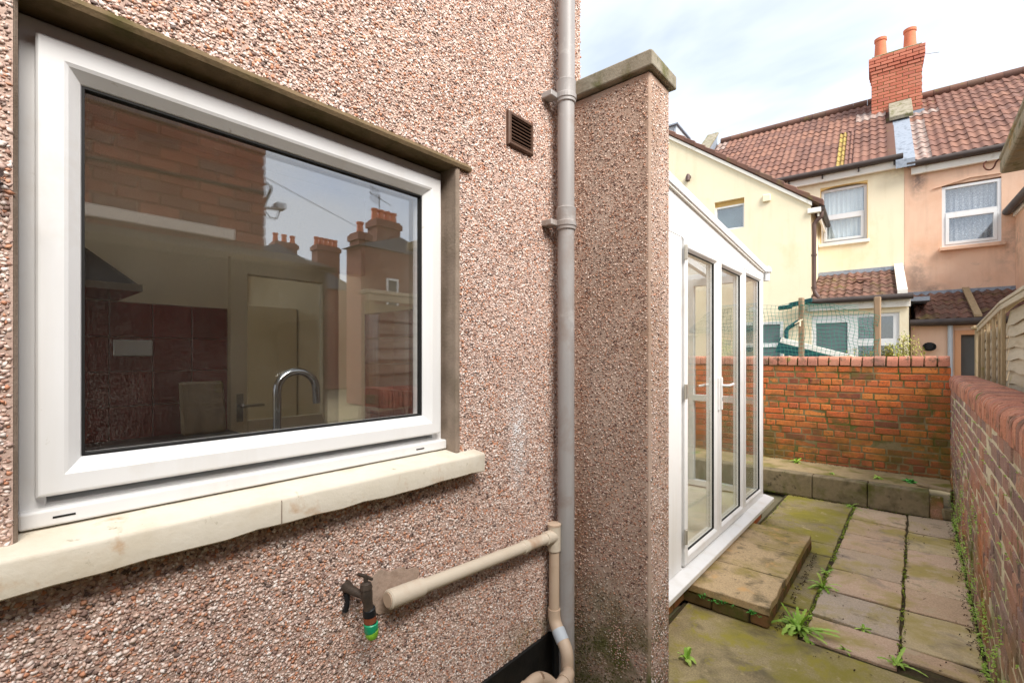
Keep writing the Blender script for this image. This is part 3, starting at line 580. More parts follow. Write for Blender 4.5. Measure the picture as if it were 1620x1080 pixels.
# eaves trim, roof sheet, rafters
tr = MB()
for y0, y1 in ((1.9, 5.40),):
    tr.prism([(CX - .02, y0, roofz(y0) - .03), (CX + .022, y0, roofz(y0) - .04), (CX + .026, y0, roofz(y0) + .02), (CX - .02, y0, roofz(y0) + .035)], (0, y1 - y0, roofz(y1) - roofz(y0)))
tr.build('verge_trim', 'upvc', cons, 0.005)
MB().prism([(CX - .025, 1.9, roofz(1.9) - .012), (CX + .012, 1.9, roofz(1.9) - .012), (CX + .012, 1.9, roofz(1.9) - .052), (CX - .025, 1.9, roofz(1.9) - .052)], (0, 3.45, roofz(5.35) - roofz(1.9))).build('drip_strip', 'fascia', cons)
MB().prism([(-3.5, 1.9, roofz(1.9) + .005), (CX - .022, 1.9, roofz(1.9) + .005), (CX - .022, 1.9, roofz(1.9) + .03), (-3.5, 1.9, roofz(1.9) + .03)], (0, 3.47, roofz(5.37) - roofz(1.9))).build('roof_sheet', 'poly', cons)
for x in (-1.75, -2.32, -2.9, -3.47):
    MB().prism([(x, 1.9, roofz(1.9) - .06), (x + .05, 1.9, roofz(1.9) - .06), (x + .05, 1.9, roofz(1.9) + .003), (x, 1.9, roofz(1.9) + .003)], (0, 3.45, roofz(5.35) - roofz(1.9))).build('rafter', 'upvc', cons)
box('gutter', 'upvc', (-3.5, CX + .06, 5.37, 5.45, .86, .925), cons, 0.01)
tube('gutter_outlet', 'upvc', [(CX + .02, 5.41, .87), (CX + .02, 5.41, .78)], .03, cons, 12)
# far end of the conservatory and its house side
for x0, x1 in ((-1.26, -1.201), (-1.95, -1.89), (-2.65, -2.59), (-3.5, -3.44)):
    box('post', 'upvc', (x0, x1, 5.29, 5.358, -1.442, .86), cons, 0.003)
for z0, z1 in ((-1.442, -1.38), (-.50, -.43), (.78, .86)):
    for x0, x1 in ((-1.89, -1.26), (-2.59, -1.95), (-3.44, -2.65)):
        box('rail', 'upvc', (x0, x1, 5.29, 5.356, z0, z1), cons, 0.003)
for x0, x1 in ((-1.89, -1.26), (-2.59, -1.95), (-3.44, -2.65)):
    for z0, z1 in ((-1.38, -.50), (-.43, .78)):
        box('pane', 'glass_cons', (x0, x1, 5.315, 5.333, z0, z1), cons)
box('rear_wall', 'cream', (-3.6, -3.502, cy0, cy1, GZ, 1.25), cons)
box('end_wall', 'cream', (-3.6, -1.12, 1.765, 1.898, GZ, 1.22), cons)

# ------------------------------------------------------------------ step below the doors
step = thing('door_step', (-.93, 3.9, GZ), 'low door step of three sandstone slabs on bricks below the conservatory doors', 'step')
box('core', 'soil', (-1.17, -.70, 3.195, 4.675, GZ - .01, -1.585), step)
for i, (a, b2) in enumerate(((3.165, 3.664), (3.666, 4.18), (4.182, 4.69))):
    slab(step, -1.178, -.672, a, b2, -1.530, .05, 'step_slab', 'step_slab', 0.0075, 0.003, 0.005 if i else 0.012)
for yj in (3.665, 4.181): box('joint', 'soil', (-1.17, -.69, yj - .0095, yj + .0095, -1.57, -1.5345), step)
sm = [brick_mesh(.215, .075, .1, 30 + i) for i in range(3)]
for q in sm: q.materials.append(M['brick_step'])
for i in range(7): place('brick', sm[i % 3], None, (-.735, 3.29 + i * .224, GZ + .043), step, rot=(0, 0, math.pi / 2 + RND.uniform(-.02, .02)))
for i in range(2): place('brick', sm[(i + 1) % 3], None, (-.905 - i * .224, 3.228, GZ + .043), step, rot=(0, 0, RND.uniform(-.02, .02)))

# ------------------------------------------------------------------ ledge in front of the end wall
ledge = thing('concrete_ledge', (-.8, 6.8, GZ), 'long low mossy concrete ledge along the foot of the orange brick wall', 'ledge')
for x0, x1 in ((-3.5, -2.4), (-2.4, -1.65), (-1.65, -.93), (-.93, -.41), (-.41, .105)):
    b = MB().box(x0 + .003, x1 - .003, 6.46, 6.62, GZ, -1.404)
    for v in b.v: v.y += RND.uniform(-.006, .006); v.z += RND.uniform(-.003, .003)
    b.build('kerb_block', 'ledge', ledge, 0.012, seg=2)
b = MB(); nx, ny = 40, 8
for j in range(ny + 1):
    for i in range(nx + 1):
        b.v.append(Vector((-3.5 + 3.78 * i / nx, 6.60 + .60 * j / ny, -1.402 + RND.uniform(-.006, .006) + .01 * (j / ny))))
b.f += [(j * (nx + 1) + i, j * (nx + 1) + i + 1, (j + 1) * (nx + 1) + i + 1, (j + 1) * (nx + 1) + i) for j in range(ny) for i in range(nx)]
b.f = b.f; b.build('top_screed', 'ledge_top', ledge, smooth=True)
box('fill', 'soil', (-3.5, .1, 6.62, 7.19, GZ, -1.415), ledge)
place('brick', brick_mesh(.10, .23, .07, 77), 'brick_right', (.155, 6.50, GZ + .115), ledge, rot=(0, 0, .05))
place('rubble_stone', brick_mesh(.10, .12, .12, 78, .012, .015), 'ledge', (.235, 6.52, GZ + .06), ledge, rot=(0, 0, .2))
pk = MB().box(-.14, .14, -.04, .04, -.012, .012).build('plank', 'wood', None, 0.003)
pk.location = (.14, 6.66, -1.385); pk.rotation_euler = (0, .06, -.28)
tag(pk, 'short scrap of timber plank lying on the ledge in the wall corner', 'plank')

# ------------------------------------------------------------------ brick walls
PITCH = .082; BL = .228; BH = .0715; JT = .0105
def lay(parent, mats, axis, face, u0, u1, ztop, courses, inner, seed, lim, stuff_name, hdr=lambda c: c % 4 == 2, mixhdr=.14, D=.10):
    r = random.Random(seed)
    sv = [brick_mesh(BL, BH, D, seed + i) for i in range(7)]; hv = [brick_mesh(.108, BH, D, seed + 20 + i) for i in range(5)]
    for q in sv + hv: q.materials.append(M[mats[0]])
    todo = []
    for c in range(courses):
        z = ztop - (c + .5) * PITCH; u = u0 + r.uniform(-.12, 0) if hdr(c) else u0 - (.115 if c % 2 else 0) + r.uniform(-.03, .03)
        while u < u1:
            h = hdr(c) or r.random() < mixhdr; L = .108 if h else BL
            s = 1.0
            if u + L > u1: s = (u1 - u) / L
            a = u
            if u < u0: s = (u + L - u0) / L; a = u0
            if s > .25: todo.append((a + L * s / 2, z, h, s, c))
            u += L + JT + r.uniform(-.002, .003)
    todo.sort(key=lambda t: abs(t[0] - inner[0]) + (0 if inner[1] < t[0] < inner[2] else 1000))
    rest = MB()
    for i, (uc, z, h, s, c) in enumerate(todo):
        pr = r.uniform(-.004, .004)
        if i < lim and inner[1] < uc < inner[2]:
            me = r.choice(hv if h else sv)
            if axis == 'x': place('brick', me, None, (uc, face + D / 2 + pr, z + r.uniform(-.002, .002)), parent, rot=(0, r.uniform(-.008, .008), r.choice((0, math.pi)) + r.uniform(-.008, .008)), scale=(s, 1, 1))
            else: place('brick', me, None, (face + D / 2 + pr, uc, z + r.uniform(-.002, .002)), parent, rot=(r.uniform(-.008, .008), 0, math.pi / 2 + r.choice((0, math.pi)) + r.uniform(-.008, .008)), scale=(s, 1, 1))
        else:
            L = (.108 if h else BL) * s / 2
            if axis == 'x': rest.box(uc - L, uc + L, face + pr, face + D + pr, z - BH / 2, z + BH / 2)
            else: rest.box(face + pr, face + D + pr, uc - L, uc + L, z - BH / 2, z + BH / 2)
    if rest.v: rest.build(stuff_name, mats[1], parent, kind='stuff')
bw = thing('brick_wall', (-.7, 7.3, GZ), 'orange red brick garden wall crossing the end of the yard, green moss low down', 'wall')
box('mortar_core', 'mortar', (-3.5, .29, 7.2 + .005, 7.2 + .22, -1.42, -.125), bw)
lay(bw, ('brick_back', 'brick_stuff'), 'x', 7.2, -3.5, .292, -.128, 16, (-.3, -2.3, .31), 290, 300, 'far_bricks')
def bullnose(w, depth, h, seed):
    r = random.Random(seed); prof = []; R = .052
    hd = depth / 2
    prof.append((-hd, 0)); 
    for i in range(5):
        a = math.pi - math.pi / 2 * i / 4; prof.append((-hd + R + R * math.cos(a), h - R + R * math.sin(a)))
    for i in range(5):
        a = math.pi / 2 - math.pi / 2 * i / 4; prof.append((hd - R + R * math.cos(a), h - R + R * math.sin(a)))
    prof.append((hd, 0))
    b = MB().prism([(-w / 2, p[0], p[1]) for p in prof], (w, 0, 0))
    for v in b.v:
        for i in range(3): v[i] += r.uniform(-.0015, .0015)
    me, _ = b.data('coping_brick', .004, center=False, smooth=False); me.materials.append(M['coping_brick'])
    me.polygons.foreach_set('use_smooth', [True] * len(me.polygons)); me.set_sharp_from_angle(angle=math.radians(35)); return me
cbm = [bullnose(.102, .235, .120, 400 + i) for i in range(4)]
x = .292 - .054
while x > -3.4:
    place('coping_brick', RND.choice(cbm), None, (x, 7.305, -.124 + RND.uniform(-.004, .004)), bw, rot=(0, RND.uniform(-.02, .02), RND.uniform(-.02, .02))); x -= .115
box('coping_mortar', 'mortar', (-3.5, .285, 7.215, 7.40, -.126, -.028), bw, 0.03)

rw = thing('boundary_wall', (.4, 4.0, GZ), 'weathered purplish brick boundary wall with rounded coping bricks running along the right side', 'wall')
box('mortar_core', 'mortar_pale', (.288 + .004, .50, 1.76, 7.19, GZ, -.345), rw)
lay(rw, ('brick_right', 'brick_right_stuff'), 'y', .288, 1.75, 7.195, -.352, 16, (2.2, 1.7, 7.25), 300, 500, 'far_bricks', hdr=lambda c: c % 5 == 3, mixhdr=.08)
cbr = [bullnose(.072, .245, .135, 420 + i) for i in range(5)]
y = 7.16; k = 0
while y > 1.78:
    place('coping_brick', RND.choice(cbr), None, (.398, y, -.352 + RND.uniform(-.003, .003)), rw, rot=(RND.uniform(-.025, .025), 0, math.pi / 2 + RND.uniform(-.02, .02))); y -= .0835
box('coping_mortar', 'mortar', (.30, .50, 1.77, 7.19, -.352, -.238), rw, 0.035)
# ------------------------------------------------------------------ kitchen seen through the window
FZ = -1.47
IX = -2.60
box('interior_floor', 'floor_tile', (-4.5, WX - .22, -2.05, 1.62, FZ - .05, FZ), house)
MB().box(-4.5, -3.75, -2.05, 1.62, .98, 1.05).box(-2.75, -2.35, -2.05, 1.62, .98, 1.05).box(-3.75, -2.75, -2.05, .1, .98, 1.05).box(-3.75, -2.75, 1.55, 1.62, .98, 1.05).box(-1.45, WX - .22, -2.05, 1.62, .98, 1.05).box(-2.35, -1.45, -2.05, -.9, .98, 1.05).box(-2.35, -1.45, 1.1, 1.62, .98, 1.05).build('interior_ceiling', 'kitchen_wall', house)  # ceiling holes added under the roof openings to let sky light in
MB().box(-2.40, -2.351, -.95, 1.15, 1.052, 2.398).box(-1.449, -1.40, -.95, 1.15, 1.052, 2.398).box(-2.35, -1.45, -.95, -.901, 1.052, 2.398).box(-2.35, -1.45, 1.101, 1.15, 1.052, 2.398).build('added_light_shaft', 'upvc', house)  # unseen white shaft, added to bring sky light down into the kitchen
MB().box(-3.80, -3.751, .05, 1.6, 1.052, 2.398).box(-2.749, -2.70, .05, 1.6, 1.052, 2.398).box(-3.75, -2.75, .05, .099, 1.052, 2.398).box(-3.75, -2.75, 1.551, 1.6, 1.052, 2.398).build('added_light_shaft', 'upvc', house)  # second unseen shaft, added to brighten the room behind the doorway
box('added_roof_pane', 'glass_cons', (-3.78, -2.72, .07, 1.58, 2.482, 2.494), house)  # covers the roof opening added over the back room for light
box('added_roof_pane', 'glass_cons', (-2.38, -1.42, -.93, 1.13, 2.482, 2.494), house)  # covers the roof opening added over the kitchen for light
pw = MB().box(IX - .08, IX, .0, .84, FZ, .98).box(IX - .08, IX, .84, 1.62, .50, .98).box(IX - .08, IX, 1.40, 1.43, FZ, .50)
pw.build('interior_wall', 'kitchen_wall', house)
MB().box(WX - .24, WX - .222, -2.05, .04, FZ, .98).box(WX - .24, WX - .222, 1.04, 1.62, FZ, .98).build('interior_wall', 'kitchen_wall', house)
box('interior_wall', 'kitchen_wall', (-4.5, WX - .24, 1.605, 1.618, FZ, .98), house)
tb = box('tile_backing', 'grout', (IX, IX + .006, .0, .835, -.5, .235), house)
tm, _ = MB().box(0, .006, -.0735, .0735, -.0735, .0735).data('wall_tile', .002, center=False); tm.materials.append(M['red_tile'])
for i in range(5):
    for j in range(5): place('wall_tile', tm, None, (IX + .006, .757 - i * .15, .157 - j * .15), house)
tb2 = box('tile_backing', 'grout', (IX + .01, WX - .25, 1.597, 1.604, -.5, .26), house)
for i in range(8):
    for j in range(5): place('wall_tile', tm, None, (IX + .1 + i * .15, 1.597, .18 - j * .15), house, rot=(0, 0, -math.pi / 2))
dr = MB().ring(.845, 1.398, FZ + .01, .495, [(0, IX - .02), (0, IX + .02), (.075, IX + .02), (.08, IX + .01), (.08, IX - .02)]).build('interior_door', 'kitchen_door', house)
box('mid_rail', 'kitchen_door', (IX - .02, IX + .018, .925, 1.318, -.62, -.33), dr, 0.003)
box('lower_panel', 'kitchen_door', (IX - .01, IX + .005, .925, 1.318, FZ + .09, -.62), dr)
box('pane', 'glass_in', (IX - .006, IX, .925, 1.318, -.33, .415), dr)
tube('handle', 'steel', bend([(IX + .02, .885, -.25), (IX + .06, .885, -.25), (IX + .06, .985, -.25)], .012), .008, dr, 10)
box('handle_plate', 'steel', (IX + .02, IX + .026, .87, .90, -.33, -.19), dr)
box('wall_socket', 'upvc', (IX + .012, IX + .02, .395, .53, .0, .07), house, 0.003)
bcab = thing('base_cabinet', (-2.3, .1, FZ), 'cream kitchen base cabinets under a dark worktop, behind the window glass', 'cabinet')
box('worktop', 'worktop', (IX + .008, -2.02, -1.6, .83, -.40, -.36), bcab, 0.004)
for i in range(4):
    y0 = .82 - (i + 1) * .5
    dd = box('cabinet_door', 'kitchen_door', (-2.06, -2.04, y0 + .004, y0 + .496, FZ + .12, -.41), bcab, 0.003)
    tube('handle', 'steel', [(-2.03, y0 + .15, -.47), (-2.03, y0 + .35, -.47)], .006, dd, 8)
box('carcass', 'kitchen_wall', (IX + .01, -2.06, -1.58, .82, FZ, -.405), bcab)
hd = thing('cooker_hood', (-2.45, .1, .3), 'dark conical cooker hood on the kitchen wall, seen at the left of the window', 'cooker hood')
MB().add([(IX + .01, -.2, .26), (-2.15, -.2, .26), (-2.15, .40, .26), (IX + .01, .40, .26), (IX + .01, .02, .50), (-2.42, .02, .50), (-2.42, .18, .50), (IX + .01, .18, .50)],
         [(0, 3, 2, 1), (4, 5, 6, 7), (0, 1, 5, 4), (1, 2, 6, 5), (2, 3, 7, 6), (3, 0, 4, 7)]).build('canopy', 'worktop', hd)
box('rim', 'steel', (IX + .01, -2.14, -.21, .41, .235, .26), hd)
box('flue', 'worktop', (IX + .01, -2.43, .03, .17, .50, .975), hd)
bd = MB().box(-2.52, -2.49, .62, .80, -.36, -.12); 
for v in bd.v:
    if v.z > -.2: v.x -= .045
bd = bd.build('chopping_board', 'wood', None, 0.01); tag(bd, 'wooden chopping board leaning on the red tiles beside the interior door', 'board')
wt2 = thing('sink_unit', (-1.55, .5, FZ), 'kitchen sink worktop just inside the window under the chrome tap', 'sink')
box('worktop', 'worktop', (-1.95, WX - .245, -1.2, 1.58, -.40, -.36), wt2, 0.004)
box('carcass', 'kitchen_wall', (-1.90, WX - .245, -1.18, 1.57, FZ, -.405), wt2)
mt = thing('mixer_tap', (-1.45, .6, -.36), 'chrome swan neck kitchen mixer tap just inside the window glass', 'tap')
pp = [(-1.45, .600, -.36), (-1.45, .600, -.13)]
for i in range(13):
    a = math.pi * i / 12; pp.append((-1.45, .660 - .060 * math.cos(a), -.105 + .058 * math.sin(a)))
pp.append((-1.45, .722, -.15))
tube('spout', 'steel', pp, .0115, mt, 16)
tube('base', 'steel', [(-1.45, .6, -.36), (-1.45, .6, -.30), (-1.45, .6, -.295)], [.024, .022, .014], mt, 16)
box('room_cabinet', 'kitchen_wall', (-3.9, -3.5, 1.0, 1.59, FZ, .35), house)

# ------------------------------------------------------------------ canopy roof and hook at the right edge
oh = thing('outhouse', (1.2, 3.8, GZ), 'weathered concrete roof slab of an outhouse jutting in at the right picture edge', 'outhouse')
cb = MB().box(.42, 2.0, 3.25, 4.49, 1.203, 1.30)
for v in cb.v: v.z += RND.uniform(-.006, .006)
cb.build('roof_slab', 'canopy', oh, 0.015, seg=2)
MB().box(.417, .47, 3.2, 4.50, 1.30, 1.335).build('edge_strip', 'canopy', oh, 0.008)
box('wall', 'brick_tex', (.88, 1.95, 3.3, 4.43, GZ, 1.2), oh)
hk = bend([(.435, 4.492, 1.322), (.414, 4.492, 1.313), (.402, 4.492, 1.297), (.397, 4.492, 1.275), (.387, 4.492, 1.257), (.371, 4.492, 1.252), (.353, 4.492, 1.264), (.344, 4.492, 1.288), (.347, 4.492, 1.309), (.359, 4.492, 1.316)], .008, 3)
hko = MB().tube(hk, .0048, 8).build('hanging_hook', 'iron', None, smooth=True)
tag(hko, 'rusty curled iron hook fixed to the end of the concrete roof slab', 'hook')

# ------------------------------------------------------------------ timber fence beyond the boundary wall
fn = thing('timber_fence', (.6, 6.5, GZ), 'weathered overlapping timber fence panels with upright battens behind the right wall', 'fence')
ftop = lambda y: .45 if y < 5.86 else .45 - .10 * (y - 5.86) / 1.9
z = -1.5; 
while z < .44:
    for y0, y1, xx in ((1.85, 3.8, .615), (3.8, 5.83, .615), (5.87, 7.85, .615)):
        zt = z + .125
        if zt > min(ftop(y0 + .05), ftop(y1)) + .03: continue
        n = 10; vs = []; ph = RND.uniform(0, 6)
        for i in range(n + 1):
            y = y0 + (y1 - y0) * i / n; w = .010 * math.sin(i * 1.3 + ph) + RND.uniform(-.004, .004)
            vs += [(xx - .028, y, z + w), (xx - .006, y, zt + w * .3), (xx + .004, y, zt + w * .3), (xx - .016, y, z + w)]
        fs = [(i * 4 + k, i * 4 + (k + 1) % 4, (i + 1) * 4 + (k + 1) % 4, (i + 1) * 4 + k) for i in range(n) for k in range(4)] + [(0, 1, 2, 3), tuple(range(n * 4, n * 4 + 4))]
        MB().add(vs, fs).build('board', 'wood_h', fn)
    z += .098
for y, w in ((5.85, .06), (6.06, .045), (6.50, .05), (6.98, .05), (7.50, .045), (7.86, .05), (3.8, .06), (1.88, .06)):
    b = MB().box(.555, .582, y - w / 2, y + w / 2, GZ, ftop(y) - .01); 
    for v in b.v: v.y += RND.uniform(-.006, .006)
    b.build('batten', 'wood', fn, 0.004)
box('post', 'wood', (.57, .66, 8.42, 8.52, GZ, .36), fn, 0.008)
box('post_cap', 'wood', (.54, .69, 8.30, 8.60, .345, .385), fn, 0.008)
box('post', 'wood', (.585, .64, 8.12, 8.17, GZ, .32), fn, 0.006)
for y0, y1 in ((1.85, 5.86), (5.86, 7.95)):
    MB().prism([(.545, y0, ftop(min(y0, 5.86))), (.66, y0, ftop(min(y0, 5.86))), (.66, y0, ftop(min(y0, 5.86)) + .03), (.545, y0, ftop(min(y0, 5.86)) + .03)], (0, y1 - y0, ftop(y1) - ftop(min(y0, 5.86)))).build('capping_rail', 'wood_h', fn, 0.005)
    MB().prism([(.550, y0, ftop(min(y0, 5.86)) - .05), (.575, y0, ftop(min(y0, 5.86)) - .05), (.575, y0, ftop(min(y0, 5.86)) - .003), (.550, y0, ftop(min(y0, 5.86)) - .003)], (0, y1 - y0, ftop(y1) - ftop(min(y0, 5.86)))).build('top_rail', 'wood_h', fn, 0.004)

# ------------------------------------------------------------------ netting on posts above the end wall
nf = thing('netting_fence', (-.8, 7.45, GZ), 'sagging green garden netting strung between two timber posts behind the end wall', 'fence')
for x, zt in ((-1.20, .80), (-.375, .745)):
    b = MB().box(x - .032, x + .032, 7.44, 7.50, GZ, zt)
    for v in b.v: v.x += RND.uniform(-.008, .008)
    b.build('post', 'post_wood', nf, 0.006)
b = MB(); NXN, NZN = 38, 15
xl, xr = -2.25, -.36
def npt(i, j):
    u = i / NXN; x = xl + (xr - xl) * u
    top = .74 - .10 * abs(math.sin((x + 1.20) * 1.9)) ** 1.0 * (1 if x > -1.2 else .35)
    if x > -.8: top -= .28 * (x + .8) / .44 * 0.5
    z = -.08 + (top + .08) * j / NZN
    return Vector((x + .012 * math.sin(j * .9 + i * .35), 7.43 - .02 * math.sin(i * .7) * math.sin(j * .5), z + .012 * math.sin(i * .8 + j * .3)))
for i in range(NXN + 1): b.tube([npt(i, j) for j in range(NZN + 1)], .0026, 3, False)
for j in range(NZN + 1): b.tube([npt(i, j) for i in range(NXN + 1)], .0026, 3, False)
for k in range(5): b.tube([(-1.2 + .08 * t + .0, 7.425, .70 - .012 * k + .015 * math.sin(t * 1.1 + k) - .008 * t) for t in range(9)], .0022, 3, False)
b.build('net', 'net', nf)
kn = MB().tube([(-1.27, 7.43, .44), (-1.22, 7.42, .47), (-1.17, 7.42, .50)], [.008, .013, .006], 6).tube([(-1.21, 7.425, .41), (-1.20, 7.42, .50)], [.014, .008], 6)
kn.build('cloth_tie', 'cream', nf)

# ------------------------------------------------------------------ houses at the back
TH = Matrix.Translation((-.18, 11.7, 0)) @ Matrix.Rotation(math.atan(.056), 4, 'Z')
def RB_(): return MB(TH)
def wp_(s, t, z): return TH @ Vector((s, t, z))
RZ = math.atan(.056)
def hbox(name, mat, b, parent, bevel=0.0, **k): return RB_().box(*b).build(name, mat, parent, bevel, **k)
tvar = []
def tile_mesh(seed):
    r = random.Random(seed); b = MB(); n = 12; W = .30; L = .37
    vs = []
    for i in range(n + 1):
        x = -W / 2 + W * i / n; h = .016 * math.sin(2 * math.pi * (i / n) * 2 + .6)
        e = r.uniform(-.003, .003)
        vs += [(x, e, h + .020), (x, L, h + .004), (x, e + .002, h - .002)]
    fs = []
    for i in range(n): fs += [(i * 3, (i + 1) * 3, (i + 1) * 3 + 1, i * 3 + 1), (i * 3 + 2, (i + 1) * 3 + 2, (i + 1) * 3, i * 3)]
    b.add(vs, fs); me, _ = b.data('roof_tile', center=False)
    me.polygons.foreach_set('use_smooth', [True] * len(me.polygons)); me.set_sharp_from_angle(angle=math.radians(50)); return me
tmesh = {}
def tmat(mat, i):
    k = (mat, i)
    if k not in tmesh: me = tile_mesh(900 + i); me.materials.append(M[mat]); tmesh[k] = me
    return tmesh[k]
def tiles(parent, s0, s1, t0, z0, t1, z1, gauge, mat, special=None, T=TH, rz=RZ, w=.30):
    L = math.hypot(t1 - t0, z1 - z0); ang = math.atan2(z1 - z0, t1 - t0); rows = int(L / gauge + .3); n = int(round((s1 - s0) / w))
    for rI in range(rows):
        for i in range(n):
            s = s0 + (i + .5) * w; q = rI * gauge
            m = mat
            if special: m = special(s, rI, rows) or mat
            p = T @ Vector((s + RND.uniform(-.004, .004), t0 + q * math.cos(ang), z0 + q * math.sin(ang) + .012))
            if m == 'tile_yellow':
                for hs, mm in ((-.25, 'tile_yellow'), (.25, mat)):
                    p2 = T @ Vector((s + hs * w, t0 + q * math.cos(ang), z0 + q * math.sin(ang) + .012))
                    place('roof_tile', tmat(mm, RND.randrange(3)), None, p2, parent, rot=(ang, 0, rz), scale=(.5, 1, 1))
                continue
            place('roof_tile', tmat(m, RND.randrange(3)), None, p, parent, rot=(ang + RND.uniform(-.025, .02), RND.uniform(-.018, .018), rz + RND.uniform(-.012, .012)), scale=(w / .30 * 1.01, 1, 1))
def uwindow(parent, s0, s1, z0, z1, ztr, t, cur, arch=.06, sill='fascia', rv='cream_reveal'):
    """upvc casement with a transom, curtain, reveal and sill; outer wall plane at t"""
    fr = RB_(); pr = [(0, t + .15), (0, t + .075), (.045, t + .075), (.05, t + .085), (.05, t + .15)]
    fr.ring(s0, s1, z0, z1, pr, 'y')
    fr.box(s0 + .05, s1 - .05, t + .07, t + .14, ztr - .03, ztr + .03)
    fr = fr.build('window', 'upvc', parent)
    RB_().ring(s0 + .05, s1 - .05, z0 + .05, ztr - .03, [(0, t + .13), (0, t + .062), (.045, t + .062), (.05, t + .075), (.05, t + .13)], 'y').build('sash', 'upvc', fr)
    RB_().box(s0 + .1, s1 - .1, t + .092, t + .104, z0 + .1, ztr - .08).build('pane', 'glass_far', fr)
    RB_().box(s0 + .05, s1 - .05, t + .102, t + .114, ztr + .03, z1 - .05).build('pane', 'glass_far', fr)
    for za, zb in ((z0 + .06, ztr - .02), (ztr + .02, z1 - .03)):
        b = RB_(); n = 40; vs = []
        for i in range(n + 1):
            s = s0 + .06 + (s1 - s0 - .12) * i / n; q = t + .19 + .014 * math.sin(i * 1.25) + .006 * math.sin(i * 2.9)
            vs += [(s, q, za), (s, q, zb), (s, q + .004, zb), (s, q + .004, za)]
        b.add(vs, [(i * 4 + k, i * 4 + (k + 1) % 4, i * 4 + 4 + (k + 1) % 4, i * 4 + 4 + k) for i in range(n) for k in range(4)])
        b.build('curtain', cur, fr, smooth=True)
    RB_().box(s0 - .04, s1 + .04, t - .045, t + .08, z0 - .07, z0 - .004).build('window_sill', sill, parent, 0.008)
    RB_().box(s0 - .02, s1 + .02, t + .24, t + .26, z0 - .02, z1 + .03).build('room_backing', 'room_dark', fr)
    return fr

def wall_holes(parent, mat, s0, s1, z0, z1, t, th, holes, name='wall'):
    """wall slab from s0..s1 with rectangular openings (a,b,c,d), made of butted panels in one mesh"""
    b = RB_(); xs = sorted({s0, s1, *[h[0] for h in holes], *[h[1] for h in holes]}); zs = sorted({z0, z1, *[h[2] for h in holes], *[h[3] for h in holes]})
    for i in range(len(xs) - 1):
        for j in range(len(zs) - 1):
            cx, cz = (xs[i] + xs[i + 1]) / 2, (zs[j] + zs[j + 1]) / 2
            if any(h[0] < cx < h[1] and h[2] < cz < h[3] for h in holes): continue
            b.box(xs[i], xs[i + 1], t, t + th, zs[j], zs[j + 1])
    me, c = b.data(name); bm = bmesh.new(); bm.from_mesh(me); bmesh.ops.remove_doubles(bm, verts=bm.verts, dist=.0005)
    seen = {}; kill = []
    for f in bm.faces:
        k = tuple(sorted(v.index for v in f.verts)); 
        if k in seen: kill += [f, seen[k]]
        seen[k] = f
    bmesh.ops.delete(bm, geom=list(set(kill)), context='FACES_ONLY'); bm.to_mesh(me); bm.free()
    return place(name, me, mat, c, parent)

# ---- cream house
ch = thing('cream_house', wp_(-2.2, 0, GZ), 'cream rendered two storey house with red tiled roof and a side wing, at the back', 'house')
w1 = (-1.345, -.555, 2.32, 3.50)
wall_holes(ch, 'cream', -4.1, 0, GZ, 3.80, 0, .25, [w1])
# arched head filler over the window
b = RB_(); n = 12; pts = [(w1[0], 0, 3.50)] + [(w1[0] + (w1[1] - w1[0]) * i / n, 0, 3.50 - .075 * (1 - math.sin(math.pi * (.08 + .84 * i / n))) ) for i in range(n + 1)] + [(w1[1], 0, 3.50)]
b.prism(pts, (0, .07, 0)).build('arch_head', 'cream_reveal', ch)
RB_().ring(w1[0] - .001, w1[1] + .001, w1[2] - .001, w1[3] + .001, [(0, .002), (.012, .002), (.012, .075)], 'y').build('reveal', 'cream_reveal', ch)
uwindow(ch, w1[0] + .012, w1[1] - .012, 2.335, 3.46, 2.90, .0, 'curtain')
rf = RB_().prism([(-4.1, -.12, 3.82), (-4.1, 2.9, 6.21), (-4.1, 3.1, 6.21), (-4.1, 3.1, 3.82)], (3.98, 0, 0)).build('roof', 'tile_brown', ch)
def spec_c(s, r, rows):
    if s > -.33: return 'tile_white'
    if s > -.66 and r in (9, 10): return 'tile_white'
    if -.95 < s < -.66 and r < 7: return 'tile_yellow'
    if s < -3.8 and r % 3 != 1: return 'tile_white'
tiles(ch, -4.03, -.12, -.17, 3.80, 2.9, 6.21, .295, 'tile', spec_c, w=.27)
for i in range(14):
    me = None
    o = RB_().tube([(-4.0 + i * .285, 2.93, 6.27), (-4.0 + i * .285 + .28, 2.93, 6.27)], .10, 10).build('ridge_tile', 'tile_brown', ch, smooth=True)
pp_ = RB_().prism([(-4.36, -.25, 3.95), (-4.36, 3.0, 6.52), (-4.36, 3.0, 6.0), (-4.36, -.25, 3.4)], (.24, 0, 0)).build('party_parapet', 'lead', ch)
RB_().prism([(-4.40, -.30, 3.97), (-4.40, 3.0, 6.55), (-4.40, 3.0, 6.63), (-4.40, -.30, 4.05)], (.32, 0, 0)).build('parapet_coping', 'cap', ch, 0.01)
RB_().tube([(-2.15, -.17, 3.785), (-.02, -.17, 3.785)], .055, 12).build('gutter', 'gutter', ch, smooth=True)
hbox('fascia', 'fascia', (-2.2, -.03, -.10, -.03, 3.60, 3.74), ch, 0.004)
for s in (-1.9, -1.3, -.7, -.15): hbox('gutter_bracket', 'gutter', (s - .012, s + .012, -.15, -.098, 3.66, 3.74), ch)
